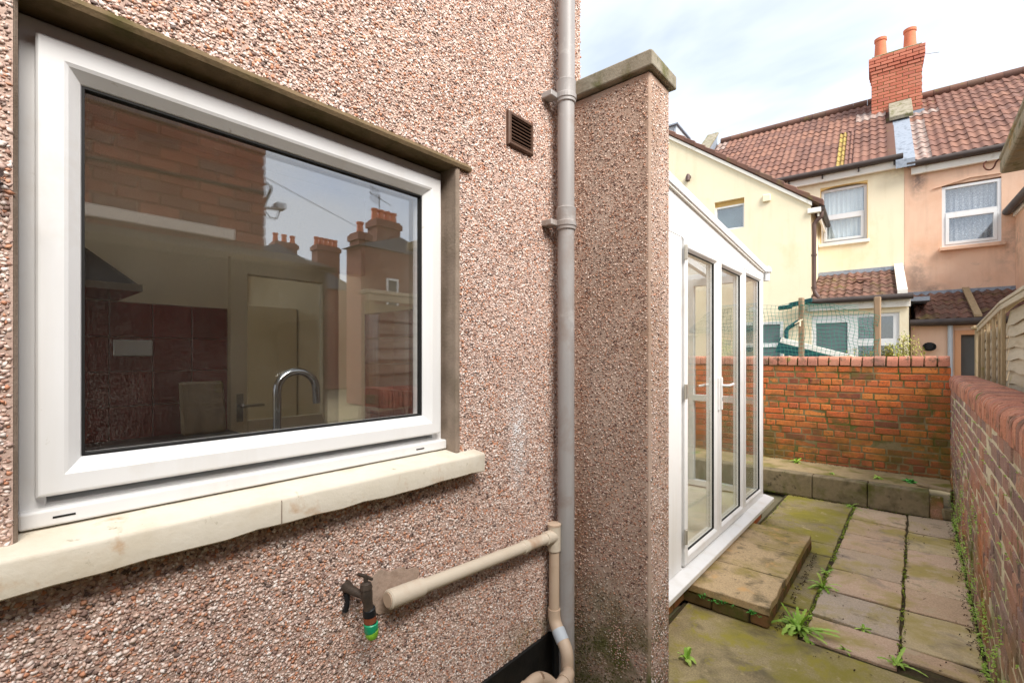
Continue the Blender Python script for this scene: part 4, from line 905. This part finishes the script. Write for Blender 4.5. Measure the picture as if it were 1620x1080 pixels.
# side wing projecting towards us
T0 = -1.50
wx0, wx1 = -4.15, -1.38                                  # in house coordinates
wzr = lambda s: 2.82 + (wx1 - s) * .748                 # verge height above the wing wall
whole = (-3.06, -2.50, 2.56, 3.16)
wv = RB_()
def panel(a, b_, za, zb, zc, zd): wv.prism([(a, T0, za), (b_, T0, zb), (b_, T0, zc), (a, T0, zd)], (0, .2, 0))
gw = (-2.62, -1.82, -.10, .66)
panel(wx0, whole[0], GZ, GZ, wzr(whole[0]), wzr(wx0)); panel(whole[0], whole[1], GZ, GZ, whole[2], whole[2]); panel(whole[0], whole[1], whole[3], whole[3], wzr(whole[1]), wzr(whole[0])); 
panel(whole[1], wx1, GZ, GZ, wzr(wx1), wzr(whole[1]))
wv.build('wing_wall', 'cream', ch)
hbox('wing_return', 'cream', (wx1 - .2, wx1 - .002, T0 + .2, -.002, GZ, 2.80), ch)
hbox('reveal', 'cream_reveal', (whole[0], whole[1], T0 + .075, T0 + .09, whole[3] - .10, whole[3]), ch)
wi = RB_().ring(whole[0], whole[1], whole[2], whole[3] - .10, [(0, T0 + .15), (0, T0 + .06), (.035, T0 + .06), (.035, T0 + .15)], 'y').build('window', 'upvc', ch)
hbox('pane', 'glass_far', (whole[0] + .035, whole[1] - .035, T0 + .08, T0 + .10, whole[2] + .035, whole[3] - .135), wi)
hbox('blind', 'grey_panel', (whole[0] + .02, whole[1] - .02, T0 + .14, T0 + .15, whole[2], whole[3] - .11), wi)
wr = RB_().prism([(wx0, T0 - .02, wzr(wx0) + .02), (wx1 + .18, T0 - .02, wzr(wx1 + .18) + .02), (wx1 + .18, T0 - .02, wzr(wx1 + .18) + .07), (wx0, T0 - .02, wzr(wx0) + .07)], (0, 1.5, 0)).build('wing_roof', 'tile_brown', ch)
for i in range(15):
    s = wx1 + .20 - i * .205
    o = RB_().prism([(s, T0 - .06, wzr(s) + .045), (s, T0 - .06, wzr(s) + .165), (s - .235, T0 - .06, wzr(s - .235) + .13), (s - .235, T0 - .06, wzr(s - .235) + .04)], (0, .14, 0)).build('verge_tile', 'tile_brown', ch, 0.012)
    RB_().prism([(s, T0 + .08, wzr(s) + .06), (s, T0 + .08, wzr(s) + .11), (s - .225, T0 + .08, wzr(s - .225) + .09), (s - .225, T0 + .08, wzr(s - .225) + .05)], (0, 1.38, 0)).build('roof_course', 'tile_brown', ch, 0.01)
MB(TH).prism([(wx0, T0 - .04, wzr(wx0) - .045), (wx1 + .02, T0 - .04, wzr(wx1 + .02) - .045), (wx1 + .02, T0 - .04, wzr(wx1 + .02) + .025), (wx0, T0 - .04, wzr(wx0) + .025)], (0, .04, 0)).build('verge_board', 'fascia', ch)
hbox('eave_box', 'fascia', (wx1 - .05, wx1 + .16, T0 - .05, T0 + .02, 2.62, 2.71), ch, 0.006)
hbox('eave_fascia', 'fascia', (wx1 + .10, wx1 + .13, T0 + .02, -.02, 2.56, 2.66), ch)
RB_().tube([(wx1 + .17, T0 - .03, 2.70), (wx1 + .17, -.03, 2.70)], .05, 10).build('gutter', 'gutter', ch, smooth=True)
pth = [wp_(wx1 + .16, T0 + .06, 2.66), wp_(wx1 + .16, T0 + .06, 2.56), wp_(wx1 + .045, T0 + .07, 2.46), wp_(wx1 + .045, T0 + .07, 1.2), wp_(wx1 + .10, T0 + .06, 1.10), wp_(wx1 + .13, T0 + .02, 1.05)]
dpo = tube('downpipe', 'gutter_brown', bend(pth, .05), .036, ch, 12)
for z in (1.25, 1.85): tube('pipe_clip', 'gutter_brown', [wp_(wx1 + .045, T0 + .07, z), wp_(wx1 + .045, T0 + .07, z + .03)], .046, ch, 12)
hbox('alarm_box', 'cream', (-2.17, -2.03, T0 - .05, T0 - .001, 2.98, 3.12), ch, 0.012)
lm = thing('wall_lamp', wp_(-3.58, T0 - .05, 3.75), 'small dark bulkhead lamp high on the cream gable wall above the conservatory', 'lamp')
RB_().tube([(-3.58, T0, 3.80), (-3.58, T0 - .06, 3.80)], [.05, .045], 12).build('backplate', 'gutter', lm, smooth=True)
RB_().tube([(-3.58, T0 - .05, 3.85), (-3.58, T0 - .06, 3.78), (-3.58, T0 - .07, 3.71)], [.03, .05, .045], 12).build('shade', 'gutter_brown', lm, smooth=True)
dm = thing('roof_box', wp_(-4.2, T0 + .4, 4.7), 'pale metal clad box on the roof at the far left behind the pier', 'dormer')
hbox('body', 'zinc', (-4.7, -3.92, T0 + .25, T0 + 1.1, 4.3, 5.12), dm, 0.01)
hbox('seam', 'lead', (-4.15, -4.13, T0 + .235, T0 + .25, 4.3, 5.12), dm); hbox('seam', 'lead', (-3.98, -3.965, T0 + .235, T0 + .25, 4.3, 5.12), dm)
hbox('cap', 'lead', (-4.75, -3.88, T0 + .2, T0 + 1.15, 5.12, 5.15), dm)
# lean-to of the cream house
l0, l1 = -1.378, .0
hb = RB_().prism([(l0, T0 - .02, 1.02), (l0, -.01, 1.66), (l0, -.01, 1.0), (l0, T0 - .02, .98)], (l1 - l0 - .02, 0, 0)).build('leanto_roof', 'tile_brown', ch)
tiles(ch, l0 + .02, l1 - .14, T0 - .10, 1.0, -.05, 1.64, .235, 'tile_brown', w=.2475)
brk = place('loose_tile', brick_mesh(.22, .03, .09, 9), 'tile', wp_(-.62, T0 + .75, 1.44), ch, rot=(.35, 0, RZ))
RB_().prism([(l1 - .15, T0 - .12, 1.03), (l1 - .15, -.02, 1.70), (l1 - .15, -.02, 1.78), (l1 - .15, T0 - .12, 1.10)], (.13, 0, 0)).build('verge_board', 'fascia', ch)
hbox('flashing', 'lead', (l0, l1, -.03, -.004, 1.66, 1.74), ch)
RB_().tube([(l0 - .1, T0 - .14, .985), (l1 + .05, T0 - .14, .985)], .05, 12).build('gutter', 'gutter', ch, smooth=True)
hbox('fascia', 'fascia', (l0 - .05, l1 + .02, T0 - .07, T0 - .03, .82, .95), ch, 0.004)
lw = [(-1.33, -.80, -.9, .60), (-.715, -.16, .30, .68), (-.68, -.19, -.6, .20)]
wall_holes(ch, 'cream', l0 + .002, l1, GZ, .97, T0 + .0, .18, [( -1.40 + .03, -.12, -1.0, .74)], 'leanto_wall')
fw = RB_()
fw.box(-1.37, -1.30, T0 + .03, T0 + .09, -1.0, .74).box(-.83, -.68, T0 + .03, T0 + .09, -1.0, .74).box(-.20, -.12, T0 + .03, T0 + .09, -1.0, .74)
fw.box(-1.30, -.83, T0 + .03, T0 + .09, .60, .74).box(-.68, -.20, T0 + .03, T0 + .09, .68, .74).box(-.68, -.20, T0 + .03, T0 + .09, .18, .30)
fw = fw.build('glazed_front', 'upvc', ch)
hbox('door_panel', 'grey_panel', (-1.30, -.83, T0 + .05, T0 + .07, -1.0, .60), fw)
hbox('pane', 'glass_far', (-.68, -.20, T0 + .055, T0 + .07, .30, .68), fw); hbox('pane', 'glass_far', (-.68, -.20, T0 + .055, T0 + .07, -1.0, .18), fw)
hbox('room_backing', 'room_dark', (-1.36, -.13, T0 + .5, T0 + .52, -1.2, .76), fw)
gwn = RB_().ring(gw[0], gw[1], gw[2], gw[3], [(0, T0 - .001), (0, T0 - .03), (.055, T0 - .03), (.055, T0 - .001)], 'y').build('window', 'upvc', ch)
RB_().box(gw[0] + .05, gw[1] - .05, T0 - .026, T0 - .004, .17, .25).build('transom', 'upvc', gwn)
hbox('pane', 'grey_panel', (gw[0] + .05, gw[1] - .05, T0 - .012, T0 - .006, gw[2] + .05, gw[3] - .05), gwn)
tg = thing('teal_gutter', wp_(-1.7, T0 - .2, .9), 'dark teal plastic gutter end and downpipe behind the green netting', 'gutter')
RB_().prism([(-1.88, T0 - .22, .86), (-1.88, T0 - .10, .86), (-1.88, T0 - .10, .93), (-1.88, T0 - .24, .93)], (.22, 0, .02)).build('gutter_end', 'teal', tg, 0.01)
RB_().prism([(-1.70, T0 - .22, .90), (-1.70, T0 - .10, .90), (-1.70, T0 - .10, .98), (-1.70, T0 - .24, .98)], (.36, 0, .07)).build('gutter_end', 'teal', tg, 0.01)
tube('pipe', 'teal', bend([wp_(-1.50, T0 - .16, .92), wp_(-1.50, T0 - .16, .68), wp_(-1.76, T0 - .10, .50), wp_(-1.76, T0 - .10, GZ)], .06), .036, tg, 12)
lb = MB().box(-.55, .55, -.02, .02, -.045, .045).build('leaning_board', 'fascia', None, 0.004)
lb.location = (-1.28, 9.3, .12); lb.rotation_euler = (0, .30, 0)
tag(lb, 'long white board leaning at a slant behind the netting and end wall', 'board')
lb2 = MB().box(-.5, .5, -.01, .01, -.15, .12).build('dark_panel', 'teal', None); lb2.location = (-1.40, 9.45, .06); lb2.rotation_euler = (0, .30, 0)
tag(lb2, 'dark teal panel behind the slanting white board, half hidden by the end wall', 'panel')

# ---- terracotta house
th = thing('terracotta_house', wp_(.9, 0, GZ), 'terracotta rendered house with lace curtained window and red tiled roof, at the right', 'house')
w2 = (.535, 1.305, 1.99, 3.14)
wall_holes(th, 'terra', .003, 4.2, GZ, 3.64, 0, .25, [w2])
uwindow(th, w2[0], w2[1], w2[2] + .005, w2[3] - .03, 2.60, -.06, 'curtain_lace', sill='terra')
RB_().prism([(w2[0] - .12, -.03, 3.10), (w2[0] + .38, -.03, 3.20), (w2[1], -.03, 3.185), (w2[1], -.03, 3.215), (w2[0] + .38, -.03, 3.235), (w2[0] - .12, -.03, 3.12)], (0, .03, 0)).build('window_hood', 'terra', th)
RB_().prism([(.0, -.12, 3.66), (.0, 2.9, 6.03), (.0, 3.1, 6.03), (.0, 3.1, 3.66)], (4.2, 0, 0)).build('roof', 'tile_brown', th)
tiles(th, .12, 3.60, -.17, 3.63, 2.9, 6.02, .295, 'tile', lambda s, r, n: 'tile_white' if (s < .3 and r < 8) or (s < .6 and r == 9) else None, w=.27)
for i in range(15): RB_().tube([(.35 + i * .285, 2.93, 6.09), (.63 + i * .285, 2.93, 6.09)], .10, 10).build('ridge_tile', 'tile_brown', th, smooth=True)
RB_().tube([(.03, -.17, 3.60), (4.2, -.17, 3.60)], .055, 12).build('gutter', 'gutter', th, smooth=True)
hbox('fascia', 'fascia', (.10, 4.2, -.10, -.03, 3.42, 3.55), th, 0.004)
RB_().prism([(.10, T0 + .3, .60), (.10, -.01, 1.14), (.10, -.01, .5), (.10, T0 + .3, .5)], (2.2, 0, 0)).build('leanto_roof', 'tile_brown', th)
tiles(th, .10, 2.35, T0 + .19, .59, -.05, 1.13, .235, 'tile_brown', w=.25)
RB_().prism([(.80, T0 + .16, .62), (.80, -.03, 1.20), (.80, -.03, 1.24), (.80, T0 + .16, .66)], (.09, 0, 0)).build('roof_batten', 'wood', th)
hbox('flashing', 'lead', (.02, 2.4, -.04, -.004, 1.13, 1.21), th); hbox('flashing', 'lead', (-.02, .28, T0 + .25, -.0, .93, 1.0), th)
RB_().tube([(.02, T0 + .17, .56), (2.3, T0 + .17, .56)], .055, 12).build('gutter', 'gutter', th, smooth=True)
dh = (.585, 1.02, GZ, .42)
wall_holes(th, 'terra', .04, 2.3, GZ, .52, T0 + .3, .16, [dh], 'leanto_wall')
df = RB_().ring(dh[0], dh[1], dh[2], dh[3], [(0, T0 + .42), (0, T0 + .29), (.075, T0 + .29), (.075, T0 + .42)], 'y').build('door', 'pine', th)
hbox('door_panel', 'room_dark', (dh[0] + .07, dh[1] - .16, T0 + .37, T0 + .39, GZ, .36), df); hbox('door_stile', 'pine', (dh[1] - .16, dh[1] - .07, T0 + .33, T0 + .39, GZ, .36), df)
RB_().tube([(.53, T0 + .26, .50), (.53, T0 + .26, GZ)], .034, 12).build('downpipe', 'zinc', th, smooth=True)
# its wing on the right
hbox('wing_wall', 'terra', (1.47, 4.2, -2.3, -.004, GZ, 2.50), th)
RB_().prism([(1.36, -2.4, 2.52), (1.36, -2.4, 2.58), (4.2, -2.4, 4.3), (4.2, -2.4, 4.2)], (0, 2.38, 0)).build('wing_roof', 'tile_brown', th)
RB_().tube([(1.37, -2.4, 2.50), (1.37, -.02, 2.50)], .065, 12).build('gutter', 'gutter', th, smooth=True)
hbox('fascia', 'fascia', (1.44, 1.468, -2.3, -.02, 2.40, 2.50), th)
hr = thing('hose_reel', wp_(.25, T0 + .2, .1), 'small round black hose reel on the terracotta wall above the end wall', 'hose reel')
b = RB_()
for k in range(4):
    R = .045 + .012 * k
    b.tube([(.27 + R * math.cos(a * .449), T0 + .22 - .012 * (k % 2), .155 + R * .8 * math.sin(a * .449)) for a in range(15)], .010, 6)
b.build('hose', 'black_plastic', hr, smooth=True)
RB_().tube([(.27, T0 + .30, .155), (.27, T0 + .18, .155)], .045, 12).build('drum', 'black_plastic', hr)

# ---- chimney on the party wall
cm = thing('chimney_stack', wp_(-.05, 2.4, 5.3), 'red brick chimney stack with two clay pots between the cream and terracotta roofs', 'chimney')
c0_, c1_ = -.50, .40
hbox('mortar_core', 'mortar', (c0_ + .008, c1_ - .008, 2.158, 2.692, 5.1, 6.99), cm)
hsv = [brick_mesh(.213, .066, .10, 600 + i, .002, .005) for i in range(4)]
for q in hsv: q.materials.append(M['brick_chim'])
for c in range(21):
    z = 5.40 + c * .0755; co = .0 if c < 16 else (.018 if c == 16 else .036 if c == 17 else .05)
    u = c0_ - co - (.11 if c % 2 else 0)
    while u < c1_ + co - .02:
        a, b_ = max(u, c0_ - co), min(u + .213, c1_ + co)
        if b_ - a > .04: place('brick', RND.choice(hsv), None, wp_((a + b_) / 2, 2.15 - co + .05, z), cm, rot=(0, 0, RZ), scale=((b_ - a) / .213, 1, 1))
        u += .2235
    for sx in (-1, 1):
        X = c0_ - co if sx < 0 else c1_ + co
        for k in range(2): place('brick', RND.choice(hsv), None, wp_(X - sx * .05, 2.375 + k * .2235 - co * .5, z), cm, rot=(0, 0, RZ + math.pi / 2))
hbox('flaunching', 'cap', (c0_ + .06, c1_ - .06, 2.20, 2.65, 6.98, 7.03), cm, 0.02)
for s in (-.33, .20):
    RB_().tube([(s, 2.42, 7.03), (s, 2.42, 7.20), (s, 2.42, 7.42), (s, 2.42, 7.44), (s, 2.42, 7.50), (s, 2.42, 7.505)], [.125, .115, .105, .122, .122, .10], 18).build('chimney_pot', 'pot', cm, smooth=True)
hbox('lead_flashing', 'lead', (c0_ - .03, -.14, 2.125, 2.148, 5.36, 5.53), cm); hbox('lead_flashing', 'lead', (.20, c1_ + .03, 2.125, 2.148, 5.33, 5.50), cm)
RB_().tube([(c1_ + .04, 2.4, 6.83), (c1_ + .30, 2.35, 6.75)], .006, 6).build('aerial_stub', 'steel', cm)
pv = thing('party_valley', wp_(-.05, 1, 4.2), 'grey lead covered party wall strip with a stone cap, running down below the chimney', 'parapet')
RB_().prism([(-.13, -.22, 3.70), (-.13, 2.13, 5.62), (-.13, 2.13, 5.4), (-.13, -.22, 3.55)], (.28, 0, 0)).build('lead_strip', 'lead', pv)
RB_().prism([(-.19, 1.48, 5.14), (-.19, 2.12, 5.72), (-.19, 2.12, 5.80), (-.19, 1.46, 5.22)], (.40, 0, 0)).build('stone_cap', 'cap', pv, 0.01)

# ------------------------------------------------------------------ shrub and weeds
def leaf(b, p, d, L, w, curl=.3, jag=0.0, n=5):
    d = Vector(d).normalized(); side = d.cross(Vector((0, 0, 1)))
    if side.length < .01: side = Vector((1, 0, 0))
    side.normalize(); up = side.cross(d).normalized(); vs = []; p = Vector(p)
    for i in range(n + 1):
        t = i / n; ww = w * ((max(.02, t) ** .6) * (1 - t) ** .4 * 1.75) * (1 - jag * (i % 2)) + .0006
        c = p + d * L * t - Vector((0, 0, 1)) * (curl * L * t * t) + up * 0
        vs += [c - side * ww + up * ww * .25, c, c + side * ww + up * ww * .25]
    b.add(vs, [q for i in range(n) for q in ((i * 3, i * 3 + 1, i * 3 + 4, i * 3 + 3), (i * 3 + 1, i * 3 + 2, i * 3 + 5, i * 3 + 4))])
def weed(name, loc, n, L, w, el, label, mat='leaf', jag=.5, cat='weed', group=None):
    o = thing(name, loc, label, cat, group); b = MB()
    for i in range(n):
        a = 2 * math.pi * i / n + RND.uniform(-.4, .4); e = RND.uniform(*el); l = L * RND.uniform(.35, 1.15)
        leaf(b, (loc[0], loc[1], loc[2] - .003), (math.cos(a) * math.cos(e), math.sin(a) * math.cos(e), math.sin(e)), l, w * RND.uniform(.7, 1.15), RND.uniform(.1, 1.1), jag, 11)
    b.build('leaves', mat, o)
    b2 = MB().tube([(loc[0], loc[1], loc[2] - .01), (loc[0], loc[1], loc[2] + .012)], [.008, .004], 6); b2.build('crown', mat, o)
    return o
weed('dandelion', (-.545, 3.30, GZ), 48, .23, .016, (.2, 1.35), 'large dandelion with long jagged leaves at the near corner of the step')
weed('dandelion', (-.512, 4.02, GZ), 26, .16, .012, (.2, 1.35), 'medium dandelion in the paving joint beside the step')
weed('dandelion', (-.555, 6.38, GZ), 12, .15, .012, (.2, 1.0), 'spreading dandelion at the foot of the concrete ledge')
weed('dock_weed', (-.955, 2.57, GZ), 11, .13, .014, (.7, 1.4), 'upright broad leaved weed at the foot of the pebbledashed pier', jag=.1)
weed('dandelion', (-.085, 3.28, GZ), 18, .13, .011, (.15, 1.2), 'sprawling weed in the joint between slabs in the lower right foreground')
weed('small_weed', (-.245, 3.57, GZ), 14, .055, .009, (.2, 1.2), 'tiny weed in a slab joint right of the large dandelion', jag=.1)
weed('small_weed', (-.31, 3.25, GZ), 12, .05, .008, (.2, 1.0), 'tiny flat weed at the edge of the mossy foreground flagstone', jag=.1)
weed('small_weed', (-.53, 4.32, GZ), 9, .09, .008, (.2, .9), 'thin weed on the green joint behind the medium dandelion', jag=.3)
weed('leafy_weed', (-.06, 6.82, -1.395), 18, .10, .028, (.3, 1.3), 'bushy bright green weed on the right of the concrete ledge', 'leaf_dark', .15)
weed('leafy_weed', (-.33, 6.78, -1.395), 10, .09, .014, (.4, 1.2), 'small weed second from the right on the concrete ledge', 'leaf', .3)
weed('leafy_weed', (-1.19, 7.06, -1.395), 16, .12, .018, (.4, 1.3), 'pale green weed at the left end of the concrete ledge', 'leaf', .3)
weed('leafy_weed', (-.76, 6.70, -1.395), 8, .05, .012, (.3, 1.2), 'tiny pale weed in the middle of the concrete ledge', 'leaf', .2)
def scatter(name, pts, size, mat, parent=None, label=None, cat=None, nl=5):
    b = MB()
    for p in pts:
        for k in range(nl):
            a = RND.uniform(0, 6.28); e = RND.uniform(-.3, 1.2); l = size * RND.uniform(.6, 1.5)
            leaf(b, (p[0] + RND.uniform(-size, size) * .5, p[1] + RND.uniform(-size, size) * .5, p[2] + RND.uniform(-size, size) * .3), (math.cos(a) * math.cos(e), math.sin(a) * math.cos(e), math.sin(e)), l, l * .32, .3, 0, 2)
    o = b.build(name, mat, parent, kind='stuff')
    if label: tag(o, label, cat)
    return o
scatter('joint_weeds', [(-.515 + RND.uniform(-.012, .012), 3.3 + 3.1 * RND.random() ** 1.0, GZ) for _ in range(220)] + [(-.07 + RND.uniform(-.01, .01), 3.3 + 2.4 * RND.random(), GZ) for _ in range(70)], .012, 'moss', None, 'tiny green weeds and moss growing in the paving joints', 'moss')
base = []
for _ in range(620):
    y = 2.3 + 4.8 * RND.random(); z = GZ + .32 * RND.random() ** 2.4
    base.append((.283 - .02 * RND.random(), y, z))
for _ in range(240):
    y = 2.3 + 4.8 * RND.random(); z = -.352 - PITCH * RND.randrange(1, 16); base.append((.288, y, z + RND.uniform(-.01, .01)))
for _ in range(16):
    yc, zc = 2.5 + 3.2 * RND.random(), -1.5 + .8 * RND.random()
    base += [(.285, yc + RND.gauss(0, .04), zc + RND.gauss(0, .04)) for _ in range(14)]
scatter('wall_weeds', base, .011, 'leaf', None, 'small creeping green weeds growing along the right wall and its foot', 'weeds', 4)
scatter('step_clover', [(-1.10 + .40 * RND.random() ** 1.0, 3.165, -1.585 + RND.uniform(-.015, .01)) for _ in range(26)], .016, 'leaf_dark', None, 'dark green clover sprouting under the front edge of the door step', 'clover', 3)
scatter('kerb_moss', [(-3 + 3.2 * RND.random(), 6.455 - .02 * RND.random(), GZ) for _ in range(160)] + [(-1.17 + .03 * RND.random(), 4.8 + 1.6 * RND.random(), GZ) for _ in range(60)], .010, 'moss', None, 'dark moss line along the foot of the concrete ledge', 'moss', 3)
pts = [(.275 - .05 * RND.random() ** 2, 2.4 + 4.0 * RND.random(), GZ + .004) for _ in range(420)] + [(-.07 + RND.gauss(0, .012), 3.3 + 3 * RND.random(), GZ) for _ in range(120)] + [(-1.3 + 1.5 * RND.random(), 6.44 - .03 * RND.random(), GZ) for _ in range(160)]
pts += [(-.66 + .04 * RND.random(), 3.2 + 1.5 * RND.random(), GZ) for _ in range(120)] + [(-1.5 + 1.75 * RND.random(), 7.15 + .04 * RND.random(), -1.388) for _ in range(160)] + [(-.5 + .75 * RND.random(), 2.6 + 3.6 * RND.random(), GZ + .002) for _ in range(60)]
scatter('leaf_litter', pts, .009, 'litter', None, 'dark crumbs of soil and leaf litter along the paving joints and wall feet', 'litter', 3)
sh = thing('shrub', (-.12, 7.75, GZ), 'pale yellow green shrub peeping over the right end of the orange wall', 'shrub')
b = MB(); tw = MB()
for k in range(26):
    a = RND.uniform(0, 6.28); rr = RND.uniform(.02, .28); top = Vector((-.11 + rr * .85 * math.cos(a), 7.75 + rr * .7 * math.sin(a), .26 - rr * .9 + RND.uniform(-.1, .08)))
    root = Vector((-.11 + RND.uniform(-.1, .1), 7.75, GZ)); tw.tube([root, root.lerp(top, .5) + Vector((RND.uniform(-.05, .05), 0, 0)), top], [.008, .005, .002], 5)
    for j in range(90):
        p = root.lerp(top, RND.uniform(.80, 1.02)) + Vector((RND.gauss(0, .03), RND.gauss(0, .03), RND.gauss(0, .02)))
        leaf(b, p, (RND.gauss(0, 1), RND.gauss(0, 1), RND.gauss(.3, .7)), RND.uniform(.02, .05), RND.uniform(.004, .009), .2, 0, 2)
b.build('foliage', 'leaf_shrub', sh); tw.build('stems', 'post_wood', sh)
sh2 = thing('shrub', (-.55, 7.85, GZ), 'sparse wispy plant just behind the end wall at the right post', 'shrub')
b = MB(); tw = MB()
for k in range(12):
    top = Vector((-.55 + RND.uniform(-.2, .2), 7.85 + RND.uniform(-.1, .1), RND.uniform(.02, .17))); root = Vector((-.55, 7.85, GZ)); tw.tube([root, top], [.006, .002], 5)
    for j in range(26):
        p = root.lerp(top, RND.uniform(.86, 1.0)) + Vector((RND.gauss(0, .02), RND.gauss(0, .02), 0)); leaf(b, p, (RND.gauss(0, 1), RND.gauss(0, 1), RND.gauss(.5, .6)), RND.uniform(.03, .06), .005, .2, 0, 2)
b.build('foliage', 'leaf_shrub', sh2); tw.build('stems', 'post_wood', sh2)

# ------------------------------------------------------------------ the other side of the alley (seen in the window's reflection)
nw = thing('neighbour_wing', (2.4, -1.2, GZ), 'dark red brick wing of the neighbouring house, mirrored in the kitchen window', 'house')
box('wall', 'brick_tex', (1.612, 5.0, -4.0, 1.56, GZ, 2.3), nw)
nv = [brick_mesh(BL, BH, .10, 700 + i) for i in range(4)]
for q in nv: q.materials.append(M['brick_wing'])
for c in range(15):
    y = 1.57 - (.115 if c % 2 else 0)
    if c % 2: place('brick', nv[0], None, (1.652, 1.57 - .055, .93 + c * PITCH), nw, rot=(0, 0, math.pi / 2), scale=(.48, 1, 1))
    while y > -.1:
        place('brick', RND.choice(nv), None, (1.652, y - BL / 2, .93 + c * PITCH), nw, rot=(0, 0, math.pi / 2 + RND.uniform(-.01, .01))); y -= BL + JT
box('coping', 'cap', (1.56, 5.05, -4.0, 1.60, 2.3, 2.36), nw)
box('white_band', 'white_paint', (1.585, 1.606, -2.0, 1.34, .895, .975), nw, 0.006)
tube('cable', 'black_plastic', [(1.592, -1.0, 1.22), (1.592, .5, 1.27), (1.592, 1.56, 1.325)], .012, nw, 8)
ll = thing('neighbour_leanto', (1.1, 0, GZ), 'dark felt roofed lean-to of the neighbour, mirrored low in the kitchen window', 'lean-to')
MB().prism([(.95, -4.0, GZ), (.95, -4.0, .62), (1.605, -4.0, .80), (1.605, -4.0, GZ)], (0, 5.75, 0)).build('wall', 'dark_render', ll)
MB().prism([(.90, -4.0, .615), (.90, -4.0, .66), (1.605, -4.0, .86), (1.605, -4.0, .815)], (0, 5.80, 0)).build('roof', 'felt', ll)
cmr = thing('security_camera', (1.62, 1.6, 1.25), 'small security camera on a bracket arm at the neighbouring wall corner, mirrored in the window', 'camera')
tube('conduit', 'black_plastic', bend([(1.66, 1.565, 1.05), (1.66, 1.58, 1.25), (1.66, 1.64, 1.40), (1.66, 1.59, 1.43), (1.66, 1.565, 1.42)], .03), .014, cmr, 8)
tube('arm', 'zinc', [(1.66, 1.56, 1.22), (1.66, 1.68, 1.235)], .014, cmr, 8)
box('body', 'zinc', (1.61, 1.70, 1.66, 1.74, 1.23, 1.285), cmr, 0.008)
tube('cord', 'black_plastic', [(1.66, 1.575, 1.20), (1.66, 1.62, 1.15), (1.66, 1.68, 1.15), (1.66, 1.70, 1.22)], .006, cmr, 6)
wr_ = MB().tube([(1.5, -.4, 1.95), (12.05, 8.85, 4.35)], .006, 6).build('overhead_wire', 'black_plastic', None); tag(wr_, 'thin overhead wire crossing the alley, mirrored in the window', 'wire')
def far_house(loc, label, x0, x1, y0, y1, zt, ridge, mat, roofm, wins, chs):
    o = thing('terraced_house', loc, label, 'house', 'houses mirrored in the window')
    box('wall', mat, (x0, x1, y0, y1, GZ, zt), o)
    ym = (y0 + y1) / 2
    MB().prism([(x0 - .1, y0 - .15, zt), (x0 - .1, ym, ridge), (x0 - .1, y1 + .15, zt)], (x1 - x0 + .2, 0, 0)).build('roof', roofm, o)
    for (a, b_, c_, d_) in wins:
        w_ = MB().ring(a, b_, c_, d_, [(0, x0 - .004), (0, x0 - .05), (.07, x0 - .05), (.07, x0 - .004)]).build('window', 'upvc', o)
        box('transom', 'upvc', (x0 - .048, x0 - .006, a + .07, b_ - .07, (c_ + d_) / 2 - .035, (c_ + d_) / 2 + .035), w_)
        box('pane', 'room_dark', (x0 - .02, x0 - .008, a + .07, b_ - .07, c_ + .07, d_ - .07), w_)
    for (xc, yc, w_, zb, zt_, np_) in chs:
        s = MB().box(xc - .3, xc + .3, yc - w_ / 2, yc + w_ / 2, zb, zt_).box(xc - .36, xc + .36, yc - w_ / 2 - .06, yc + w_ / 2 + .06, zt_ - .28, zt_ - .08).build('chimney', 'brick_tex', o)
        for k in range(np_):
            yy = yc + (k - (np_ - 1) / 2) * (w_ - .2) / max(1, np_ - 1)
            tube('chimney_pot', 'pot', [(xc, yy, zt_ - .02), (xc, yy, zt_ + .32), (xc, yy, zt_ + .33), (xc, yy, zt_ + .40)], [.13, .10, .13, .13], s, 10)
    return o
far_house((12.5, 10.2, GZ), 'brick wing with tall multi pot chimney, mirrored at the right of the window', 12, 12.95, 8.75, 11.9, 3.8, 4.35, 'brick_tex', 'slate', [(9.75, 10.25, 1.6, 2.8), (11.0, 11.6, 1.6, 2.8)], [(12.5, 10.0, 1.0, 3.8, 4.95, 4), (12.4, 8.95, .45, 3.7, 4.30, 1)])
far_house((20, 8.5, GZ), 'long low distant terrace roof with chimneys, mirrored in the window centre', 20, 26, 5.0, 13.5, 3.4, 5.2, 'brick_tex', 'slate', [(7.5, 8.3, 1.0, 2.2), (10.5, 11.3, 1.0, 2.2)], [(20.5, 9.8, 1.0, 3.5, 5.4, 3), (20.5, 11.9, 1.2, 3.4, 5.6, 5)])
ae = thing('tv_aerial', (12.5, 9.75, 4.8), 'television aerial beside the chimney, mirrored in the window', 'aerial')
tube('mast', 'black_plastic', [(12.5, 9.8, 4.4), (12.5, 9.8, 5.9)], .018, ae, 6); tube('boom', 'black_plastic', [(12.2, 9.2, 5.78), (12.8, 10.5, 5.75)], .012, ae, 6)
for k in range(6): tube('element', 'black_plastic', [(12.2 + k * .06, 9.25 + k * .1, 5.5), (12.2 + k * .06, 9.25 + k * .1, 6.05)], .008, ae, 5)
